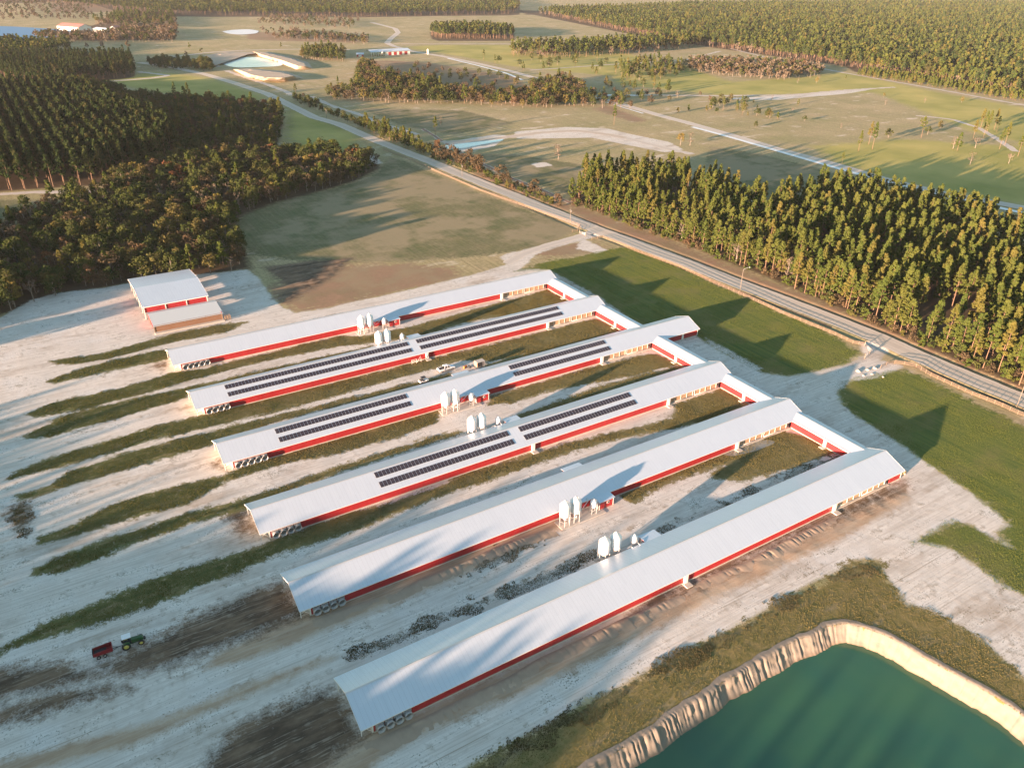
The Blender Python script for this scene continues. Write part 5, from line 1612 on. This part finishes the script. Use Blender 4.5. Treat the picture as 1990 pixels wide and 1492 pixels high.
# left plantation, in rows
a_, b_ = np.array(G(20, 205)), np.array(G(100, 365))
rot_ = math.atan2(*(b_ - a_)[::-1])
scatter(LEFTPINES, 5.2, V3("rowpine", 4), "plantation", "pine", jit=.38, rot=rot_ + pi / 2, sx=1.35, sc=(1.0, 1.38))
scatter(LEFTPINES2, 7, V3("rowpine", 4), "far plantation", "pine", far=1500)
scatter([(-100, 88), (0, 88), (130, 92), (150, 100), (60, 118), (0, 122), (-100, 125)], 9, V3("farpine", 3), "x", "pine")
HWMIX = V3("oak", 4, .56) + V3("brown", 3, .24) + V3("rust", 2, .012) + V3("gold", 2, .07) + V3("bare", 3, .08) + V3("edgepine", 3, .05)
scatter(HARDWOOD, 5.5, HWMIX, "hardwood", "broad", sc=(.55, 1.15), jit=.5, holes=[FIELDL])
scatter([(-200, 655), (0, 612), (-10, 450), (-300, 450), (-500, 800), (-330, 760)], 6.5, HWMIX, "x", "broad", sc=(.9, 1.2))
# woods outside the frame to the left: they cast the long shade over the yard
front = [(-160, 258), (-160, 216), (-158, 183), (-108, 150), (-92, 132), (-74, 116), (-64, 98), (-58, 80), (-64, 66), (-96, 52), (-80, 30), (-80, -20)]
fr = [(x, c + .227 * x) for x, c in front]
bk = [(x - 100, y - 22) for x, y in fr[::-1]]
scatter(fr + bk, 4.3, V3("pine", 5, .45) + V3("oak", 4, .15) + V3("edgepine", 3, .4), "x", "pine", world=True, sc=(1.02, 1.14))
# belts and clumps beyond the road
BELT = V3("oak", 4, .4) + V3("brown", 3, .35) + V3("bare", 3, .1) + V3("gold", 2, .1) + V3("edgepine", 3, .05)
scatter([(640, 190), (660, 196), (780, 202), (900, 203), (1000, 207), (1080, 210), (1150, 207), (1150, 195), (1060, 188), (940, 186), (860, 180), (760, 176), (690, 180), (640, 182)], 7, BELT, "belt", "broad", sc=(.8, 1.2))
scatter([(690, 176), (700, 130), (720, 128), (740, 150), (840, 165), (850, 178), (760, 182)], 7.5, BELT, "belt", "broad", sc=(.9, 1.35))
scatter([(1010, 190), (1130, 195), (1140, 175), (1090, 158), (1030, 170)], 8, BELT, "belt", "broad", sc=(.9, 1.2))
scatter([(585, 116), (668, 120), (668, 108), (640, 100), (590, 105)], 8, V3("edgepine", 3, .5) + V3("oak", 4, .5), "clump", "broad", sc=(.9, 1.25))
scatter([(288, 132), (350, 138), (412, 135), (405, 125), (330, 118), (290, 122)], 8, V3("oak", 4), "clump", "broad", sc=(.6, .9))
scatter([(385, 138), (415, 140), (412, 128), (388, 126)], 7, V3("oak", 4), "clump", "broad")
# hedge row and small pines along the road
scatter([(572, 198), (640, 224), (700, 250), (712, 248), (650, 220), (585, 192)], 5, V3("oak", 4, .6) + V3("shrub", 3, .4), "roadside", "broad", sc=(.5, .8))
scatter([(700, 250), (745, 272), (800, 295), (835, 305), (838, 296), (790, 272), (745, 252), (712, 242)], 5, V3("edgepine", 3, .6) + V3("oak", 4, .4), "roadside", "broad", sc=(.55, .8))
scatter([(838, 308), (900, 330), (990, 368), (1085, 405), (1092, 398), (990, 352), (900, 312), (845, 296)], 3.6, V3("shrub", 3, .9) + V3("brown", 3, .1), "roadside shrub", "shrub", sc=(.6, 1.25))
scatter([(845, 300), (870, 310), (900, 322), (905, 316), (860, 298)], 6, V3("brown", 3), "roadside", "broad", sc=(.6, .85))
# far woods
FAR = V3("farpine", 3)
scatter([(835, 68), (850, 76), (1000, 77), (998, 68), (930, 60), (850, 62)], 8, FAR, "far", "pine", sc=(1.0, 1.25))
scatter([(985, 110), (1100, 114), (1200, 108), (1290, 100), (1370, 92), (1360, 82), (1200, 88), (1090, 96), (1000, 100)], 9, FAR + V3("fartree", 3, .3), "far", "pine", sc=(.9, 1.3))
scatter([(1045, 26), (1200, 60), (1380, 92), (1560, 118), (1640, 131), (1800, 158), (2200, 222), (2500, 90), (2400, 16), (2000, 8), (1700, 8), (1360, 12)], 8.5, FAR + V3("fartree", 3, .12), "far", "pine", far=1400, sc=(.8, 1.25), jit=.5)
scatter([(1660, 146), (1800, 168), (2000, 200), (2200, 235), (2200, 205), (2000, 182), (1800, 152), (1680, 138)], 6.5, V3("youngpine", 3), "far", "pine", sc=(.9, 1.2))
scatter([(1330, 138), (1420, 150), (1520, 156), (1590, 150), (1600, 138), (1560, 128), (1460, 122), (1340, 120)], 8, V3("fartree", 3) + V3("bare", 3, .3), "far", "broad", sc=(.8, 1.15))
scatter([(1190, 150), (1300, 152), (1330, 138), (1300, 122), (1240, 130), (1200, 135)], 15, V3("fartree", 3, .6) + FAR, "far", "broad", sc=(.7, 1.1))
scatter([(1190, 0), (1500, 1), (1990, -6), (2300, -8), (2300, -30), (1000, -36), (1000, -4)], 16, FAR, "far", "pine", far=2200, sc=(1, 1.3))
scatter([(-300, 0), (60, 4), (250, 22), (330, 30), (700, 34), (1000, 28), (1010, 16), (1000, 4), (1000, -30), (-300, -40)], 12, FAR, "far", "pine", far=1700, sc=(1, 1.25))
scatter([(60, 76), (160, 84), (340, 82), (345, 62), (250, 56), (200, 70), (90, 68)], 11, V3("fartree", 3), "far", "broad", sc=(.9, 1.3))
scatter([(180, 50), (240, 26), (340, 30), (345, 55), (260, 54)], 12, V3("fartree", 3) + V3("farpine", 3, .3), "far", "broad", sc=(.9, 1.3))
scatter([(0, 40), (180, 40), (180, 8), (0, 4)], 26, V3("fartree", 3), "far", "broad", sc=(.8, 1.1))
scatter([(500, 48), (680, 58), (700, 40), (520, 32)], 20, V3("fartree", 3), "far", "broad", sc=(.8, 1.1))
scatter([(540, 76), (720, 88), (720, 76), (560, 62)], 14, V3("fartree", 3), "far", "broad", sc=(.8, 1.1))
scatter([(880, 165), (1010, 175), (1015, 158), (930, 140), (800, 126), (760, 132)], 22, V3("oak", 4, .4) + V3("brown", 3, .4), "far", "broad", sc=(.5, .9))
scatter([(1365, 222), (1500, 235), (1480, 200), (1390, 196)], 17, V3("oak", 4, .5) + V3("youngpine", 3, .4) + V3("pine", 5, .2), "far", "broad", sc=(.5, .9), jit=.6)
scatter([(1170, 205), (1330, 215), (1330, 185), (1240, 160), (1150, 165)], 26, V3("oak", 4, .5) + V3("brown", 3, .3) + V3("edgepine", 3, .3), "far", "broad", sc=(.6, 1.0), jit=.6)
scatter([(1195, 160), (1320, 158), (1335, 130), (1230, 120), (1190, 135)], 17, V3("edgepine", 3, .5) + V3("oak", 4, .5), "far", "broad", sc=(.7, 1.15), jit=.6)
scatter([(1000, 140), (1180, 150), (1180, 118), (1000, 116)], 34, V3("edgepine", 3, .6) + V3("oak", 4, .4), "far", "broad", sc=(.7, 1.1), jit=.6)
scatter([(1140, 210), (1230, 214), (1220, 196), (1150, 190)], 12, BELT, "belt", "broad", sc=(.7, 1.1))
scatter([(1880, 300), (1990, 315), (2100, 330), (2100, 240), (1890, 240)], 40, V3("pine", 5, .6) + V3("bare", 3, .4), "far", "broad", sc=(.8, 1.1), jit=.6)
scatter([(500, 60), (700, 72), (720, 100), (690, 84), (540, 80)], 24, V3("fartree", 3), "far", "broad", sc=(.6, 1.1), jit=.6)
# single trees standing in the fields: (pixel of the foot, mesh, scale)
SOLO = [(1193, 243, 'pine0', 1.0), (846, 262, 'pine1', .85), (856, 245, 'bare0', .8), (1085, 310, 'bare1', 1.0), (1083, 300, 'bare2', .9), (955, 208, 'gold0', .7), (1016, 210, 'gold1', .8),
        (1341, 283, 'bare0', 1.0), (1322, 283, 'gold0', .95), (1668, 294, 'pine2', .85), (1695, 290, 'pine0', 1.15), (1688, 281, 'pine3', 1.0), (1726, 268, 'oak0', .7), (1790, 268, 'pine1', 1.0), (1802, 262, 'oak1', .7),
        (1826, 252, 'oak2', .6), (1860, 293, 'edgepine0', .9), (1852, 289, 'bare1', 1.0), (1895, 288, 'bare2', 1.0), (1885, 320, 'bare0', .9), (1905, 250, 'pine4', 1.0), (1918, 256, 'pine0', 1.0), (1932, 252, 'pine2', .95), (1942, 290, 'pine3', .9), (1978, 304, 'pine1', .95), (1960, 318, 'bare2', .9),
        (1468, 248, 'oak3', .55), (1511, 231, 'youngpine0', .9), (1432, 215, 'youngpine1', 1.0), (1490, 228, 'oak0', .6), (1470, 226, 'oak1', .7), (1440, 212, 'pine2', .7), (1405, 215, 'pine3', .75), (1412, 205, 'oak2', .6), (1380, 212, 'youngpine2', .9), (1338, 216, 'youngpine0', .9), (1317, 220, 'youngpine1', .8),
        (1551, 204, 'youngpine2', .8), (1563, 236, 'oak1', .5), (1500, 196, 'bare0', .6), (1420, 196, 'oak3', .7), (1380, 198, 'brown1', .6), (1360, 186, 'brown0', .5), (1316, 190, 'bare1', .8), (1300, 196, 'oak0', .5), (1240, 190, 'oak1', .7), (1255, 188, 'brown2', .7), (1280, 185, 'pine1', .8), (1270, 178, 'pine2', .9), (1250, 170, 'oak2', .8), (1224, 168, 'youngpine1', 1.0),
        (1185, 172, 'oak3', .8), (1178, 165, 'brown0', .8), (1586, 162, 'gold1', .7), (1590, 158, 'bare2', .8), (1643, 154, 'youngpine0', .7), (1550, 162, 'bare0', .7), (940, 118, 'pine1', .9), (962, 125, 'pine2', .7), (970, 122, 'oak1', .9), (1010, 128, 'oak0', .8), (1066, 128, 'bare1', .9), (1120, 120, 'oak2', .9), (1160, 120, 'pine3', .9),
        (1636, 318, 'pine3', .5), (1720, 205, 'bare0', .6), (1717, 190, 'gold0', .5), (1797, 200, 'bare1', .6), (1868, 200, 'gold1', .6), (1540, 218, 'bare2', .5), (1634, 250, 'bare0', .45), (1790, 240, 'youngpine0', .7),
        (392, 105, 'fartree0', .8), (370, 100, 'farpine0', .7), (362, 110, 'fartree1', .7), (546, 92, 'youngpine2', 1.0), (575, 186, 'pine1', .7), (658, 175, 'pine2', .8), (590, 190, 'brown0', .5), (342, 196, 'pine3', 1.0), (368, 198, 'pine4', 1.05), (170, 95, 'fartree1', .8), (198, 93, 'fartree2', 1.0), (250, 96, 'fartree1', 1.2), (850, 290, 'rust0', .75), (330, 345, 'rust1', 1.1), (352, 352, 'rust0', 1.1), (95, 520, 'rust1', .8), (545, 352, 'pine2', .8)]
for (px, py, nm, s) in SOLO:
    x, y = G(px, py); TREES.append(("solo", nm, x, y, s, (px, py)))


def inview(x, y, m_=40):
    a, b, wv = PIX(x, y, 8)
    return wv > 0 and -m_ < a < 1990 + m_ and -m_ < b < 1492 + m_


GM = [("sand track junction", 1170, 420), ("lamp pole", 1450, 520), ("dark green field", 1320, 470), ("farm entrance", 1710, 620), ("pond side fence", 1850, 680), ("right end of the road", 1960, 720),
      ("white lined canal", 1560, 330), ("canal road bend", 1850, 430), ("small brown clearing", 1300, 410), ("bare clearing near the entrance", 1830, 630), ("far corner of the grove", 1180, 350), ("deep middle of the grove", 1600, 470)]


def pine_label(t):
    px, py, _ = PIX(t[2], t[3], 0)
    g = min(GM, key=lambda q_: (q_[1] - px) ** 2 + ((q_[2] - py) * 1.6) ** 2)[0]
    sz = "tall" if t[4] > 1.03 else ("shorter" if t[4] < .93 else "middling")
    if t[5] == "grove edge": return f"{sz} low crowned pine on the grove edge by the {g}", "pines on the road edge of the grove"
    crn = {"pine0": "narrow", "pine1": "domed", "pine2": "pointed", "pine3": "ragged", "pine4": "leaning"}.get(t[1], "bushy")
    if t[5] == "grove": return f"{sz} {crn} high crowned pine inside the grove by the {g}", "pines in the grove right of the road"
    return f"{sz} dark pine in the planted rows left of the mixed woods", "pines in rows in the left woods"


BM = [("large shed", 330, 500), ("round grass field", 480, 430), ("left field track", 130, 400), ("far left yard", 60, 560), ("road end of the woods", 700, 320), ("blue grey field", 540, 280), ("striped green field", 400, 215), ("planted pine rows", 260, 300), ("middle of the mixed woods", 330, 390)]
BLAB = {"oak": "green leafed tree in the mixed woods left of the round field", "brown": "brown leafed tree in the mixed woods left of the round field", "rust": "rust orange tree in the mixed woods left of the round field",
        "gold": "yellow leafed tree in the mixed woods left of the round field", "bare": "nearly bare grey tree in the mixed woods left of the round field", "edgepine": "pine standing among the brown hardwoods left of the round field"}


def crowd(cands, limit):
    cands = sorted(cands, key=lambda t: np.hypot(t[2], t[3]))
    a = [t for t in cands if inview(t[2], t[3]) and t[5] != "x"][:limit]
    ids = set(id(t) for t in a)
    return a, [t for t in cands if id(t) not in ids]


def put_tree(nm, x, y, s, name):
    t = empty(name, (x, y, -.05), RNG.uniform(0, 6.28)); t.scale = (s * RNG.uniform(.92, 1.1),) * 2 + (s,)
    for part, me in zip(("trunk", "crown"), MESH[nm]):
        o = bpy.data.objects.new(part, me); link(o); o.parent = t
    return t


rest = []
pines, r1 = crowd([t for t in TREES if t[0] == "pine"], 300)
broads, r2 = crowd([t for t in TREES if t[0] == "broad"], 300)
shr, r3 = crowd([t for t in TREES if t[0] == "shrub"], 300)
for t in pines:
    o = put_tree(t[1], t[2], t[3], t[4], "pine_tree"); lab, g = pine_label(t)
    tag(o, lab, "pine tree", g)
for t in broads:
    o = put_tree(t[1], t[2], t[3], t[4], "leafy_tree")
    base = t[1].rstrip("0123456789")
    px, py, _ = PIX(t[2], t[3], 0)
    wh = min(BM, key=lambda q_: (q_[1] - px) ** 2 + ((q_[2] - py) * 1.6) ** 2)[0]
    sz = "big" if t[4] > 1.02 else ("small" if t[4] < .86 else "middling")
    hue = ['dull', 'lit', 'ragged', 'full', 'spreading'][int(t[1][-1])] if t[1][-1].isdigit() else ''
    lab = sz + " " + hue + " " + BLAB.get(base, BLAB["oak"]).replace("in the mixed woods left of the round field", f"in the woods by the {wh}").replace("among the brown hardwoods left of the round field", f"in the woods by the {wh}")
    if t[5] == "roadside": lab = sz + " " + BLAB.get(base, BLAB["oak"]).replace("in the mixed woods left of the round field", "in the strip beyond the road").replace("among the brown hardwoods left of the round field", "in the strip beyond the road")
    if t[5] == "roadside" and base == "shrub": lab = "low bushy tree in the strip beyond the road"
    tag(o, lab, "tree", "trees of the mixed woods" if t[5] != "roadside" else "trees beside the road")
for t in shr:
    me = MESH[t[1]]
    o = empty("roadside_shrub", (t[2], t[3], -.05), RNG.uniform(0, 6.28)); o.scale = (t[4],) * 3
    c = bpy.data.objects.new("crown", me[1]); link(c); c.parent = o
    px, py, _ = PIX(t[2], t[3], 0)
    kd = {"shrub0": "green", "shrub1": "brown", "shrub2": "olive"}.get(t[1], "tall brown")
    sz = "large" if t[4] > 1.1 else ("tiny" if t[4] < .75 else "low")
    if t[5] == "grove foot":
        g = min(GM, key=lambda q_: (q_[1] - px) ** 2 + ((q_[2] - py) * 1.6) ** 2)[0]
        tag(o, f"{sz} {kd} shrub at the foot of the grove by the {g}", "shrub", "shrubs along the gravel road")
    else:
        wh = ("near the red leafed tree", "across from the round field", "near the sand track junction")[0 if px < 900 else (1 if px < 1010 else 2)]
        tag(o, f"{sz} {kd} shrub in the hedge beyond the road {wh}", "shrub", "shrubs along the gravel road")
NEAR_ = [("gravel road", 1160, 448), ("white lined canal road", 1520, 300), ("far road", 950, 130), ("small sandy canal", 1000, 262), ("round grass field", 700, 400), ("planted rows of pines", 150, 280), ("far blue lake", 100, 70), ("turquoise lagoon", 500, 122), ("narrow sand track", 1650, 178)]
ADJ = {"pine": "tall pine", "edgepine": "low crowned pine", "youngpine": "small dark young pine", "oak": "round green tree", "brown": "brown leafed tree", "rust": "rust orange tree", "gold": "yellow leafed tree", "bare": "bare pale tree", "farpine": "dark pine", "fartree": "brownish tree"}
seen = {}
solos = [t for t in TREES if t[0] == "solo"]
for t in solos:
    base = t[1].rstrip("0123456789"); px, py = t[5]
    nr = min(NEAR_, key=lambda q: (q[1] - px) ** 2 + ((q[2] - py) * 3) ** 2)[0]
    lab0 = f"{ADJ[base]} alone in the fields, nearest to the {nr}"
    k = seen.get(lab0, 0); seen[lab0] = k + 1
    o = put_tree(t[1], t[2], t[3], t[4], "field_tree")
    ordn = ["", "second ", "third ", "fourth ", "fifth ", "sixth ", "seventh ", "eighth ", "ninth ", "tenth "]
    tag(o, (ordn[min(k, 9)] + lab0), "field tree", "single trees in the open fields")


def woods(name, lst):
    me = bpy.data.meshes.new(name); me.vertices.add(len(lst))
    me.vertices.foreach_set("co", np.array([(t[2], t[3], -.05) for t in lst], dtype=np.float32).ravel())
    for an, ty, vals in (("pick", 'INT', [PIDX[t[1]] for t in lst]), ("rz", 'FLOAT', RNG.uniform(0, 6.28, len(lst))), ("sc", 'FLOAT', [t[4] for t in lst])):
        a = me.attributes.new(an, ty, 'POINT'); a.data.foreach_set("value", vals)
    o = bpy.data.objects.new(name, me); link(o); tag(o, kind="stuff")
    ng = bpy.data.node_groups.new(name, 'GeometryNodeTree')
    ng.interface.new_socket("Geometry", in_out='INPUT', socket_type='NodeSocketGeometry'); ng.interface.new_socket("Geometry", in_out='OUTPUT', socket_type='NodeSocketGeometry')
    N = ng.nodes.new; L = ng.links.new
    gi, go = N("NodeGroupInput"), N("NodeGroupOutput")
    ci = N("GeometryNodeCollectionInfo"); ci.inputs[0].default_value = PCOL; ci.inputs["Separate Children"].default_value = True; ci.inputs["Reset Children"].default_value = True
    ip = N("GeometryNodeInstanceOnPoints"); ip.inputs["Pick Instance"].default_value = True
    def na(nm, ty):
        n_ = N("GeometryNodeInputNamedAttribute"); n_.data_type = ty; n_.inputs[0].default_value = nm
        return n_.outputs[0]
    cx = N("ShaderNodeCombineXYZ"); L(na("rz", 'FLOAT'), cx.inputs[2])
    L(gi.outputs[0], ip.inputs["Points"]); L(ci.outputs[0], ip.inputs["Instance"]); L(na("pick", 'INT'), ip.inputs["Instance Index"])
    L(cx.outputs[0], ip.inputs["Rotation"]); L(na("sc", 'FLOAT'), ip.inputs["Scale"]); L(ip.outputs[0], go.inputs[0])
    md = o.modifiers.new("scatter", 'NODES'); md.node_group = ng
    return o


tag(woods("pine_woods", r1), "pine woods reaching to the horizon beyond the fields")
tag(woods("mixed_woods", r2 + r3), "brown and green mixed woods and belts around the fields")
print("TREES", len(TREES), "pines", len(r1), "broad", len(r2), "shrub", len(shr))


# ------------------------------------------------------------------ grass and weeds on the yard
def tufts(name, polys, n, hgt, wid, mt, blades=4, keepout=True, rag=3.2, off=0.0, xr=(-999, 9999)):
    pts = []
    areas = [abs(0.5 * np.sum(p[:, 0] * np.roll(p[:, 1], -1) - p[:, 1] * np.roll(p[:, 0], -1))) for p in polys]
    tot = sum(areas)
    for p, ar in zip(polys, areas):
        lo, hi = p.min(0) - 1, p.max(0) + 1
        k = int(n * ar / tot * ((hi - lo).prod() / ar))
        q = RNG.uniform(lo, hi, (k, 2))
        d = sdf(q, p, 6)
        nz = vnoise(q[:, 0] * .5, q[:, 1], 2.4, 8) + .5 * vnoise(q[:, 0], q[:, 1], .9, 4)
        q = q[(d + (nz - .75) * rag - off) > 0.0]; nz = None
        pts.append(q)
    q = np.vstack(pts)
    if keepout:
        ok = np.ones(len(q), bool)
        for i in YC: ok &= ~((np.abs(q[:, 1] - YC[i]) < 6.3) & (q[:, 0] > 27) & (q[:, 0] < 178))
        ok &= sdf(q, RIMW, 5) < -.3
        q = q[ok]
    q = q[(q[:, 0] + (vnoise(q[:, 0], q[:, 1], 6, 5) - .5) * 30 > xr[0]) & (q[:, 0] + (vnoise(q[:, 0], q[:, 1], 6, 5) - .5) * 30 <= xr[1])]
    n = len(q)
    s = (hgt * RNG.uniform(.4, 1.2, n) * (.5 + vnoise(q[:, 0], q[:, 1], 3.5, 2)))
    V = np.zeros((n, blades, 3, 3), dtype=np.float32)
    base = np.column_stack([q, np.zeros(n)])
    for b in range(blades):
        a = RNG.uniform(0, 2 * pi, n); ww = wid * RNG.uniform(.5, 1.1, n); ln = RNG.uniform(-.6, .6, (n, 2)) * s[:, None]
        V[:, b, 0] = base + np.column_stack([np.cos(a) * ww, np.sin(a) * ww, np.zeros(n) - .03])
        V[:, b, 1] = base - np.column_stack([np.cos(a) * ww, np.sin(a) * ww, np.zeros(n) + .03])
        V[:, b, 2] = base + np.column_stack([ln, s])
    tone = np.repeat(RNG.uniform(0, 1, n), blades * 3)
    VV = V.reshape(-1, 3)
    me = mesh_np(name, VV, np.arange(len(VV)).reshape(-1, 3), [mt])
    at = me.attributes.new("tone", 'FLOAT', 'POINT'); at.data.foreach_set("value", tone.astype(np.float32))
    o = bpy.data.objects.new(name, me); link(o); tag(o, kind="stuff")
    return o


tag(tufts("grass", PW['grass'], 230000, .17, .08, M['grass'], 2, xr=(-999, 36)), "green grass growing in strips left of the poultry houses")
tag(tufts("sunlit_tone_grass", PW['grass'], 230000, .17, .08, M['litgrass'], 2, xr=(36, 9999)), "olive grass in strips between the poultry houses, coloured as if sunlit")  # blades past the shaded strips carry the sunlit tone in their colour
tag(tufts("lawn_grass", PW['lush'], 240000, .12, .065, M['lawn'], 2, rag=3.0), "short green grass of the two fields between the houses and the road")
tag(tufts("weeds", WEEDW, 30000, .20, .10, M['weed'], 3, rag=5.0, off=.3), "dark weeds along the ditches and the pond berm")
tag(tufts("berm_grass", [BERMW], 90000, .15, .08, M['litgrass'], 2), "rough grass on the berm around the pond")

# ------------------------------------------------------------------ haze
HAZE = 0.000028
if HAZE > 0:
    b = MB(); b.box(-8800, 15500, -2800, 15500, -9.0, 140.0)
    hm = bpy.data.materials.new("haze"); hm.use_nodes = True; t_ = hm.node_tree; t_.nodes.clear()
    ou = t_.nodes.new("ShaderNodeOutputMaterial"); pv = t_.nodes.new("ShaderNodeVolumePrincipled")
    pv.inputs["Color"].default_value = (0.86, 0.89, 0.93, 1); pv.inputs["Density"].default_value = HAZE; pv.inputs["Anisotropy"].default_value = 0.0
    t_.links.new(pv.outputs[0], ou.inputs["Volume"])
    o = b.build("haze", hm, kind="stuff"); tag(o, "thin haze over the distant woods and fields")

for o in SC.objects:
    if o.parent is None and o.get("label") and len(o["label"].split()) > 16: print("LONG", o.name, o["label"])
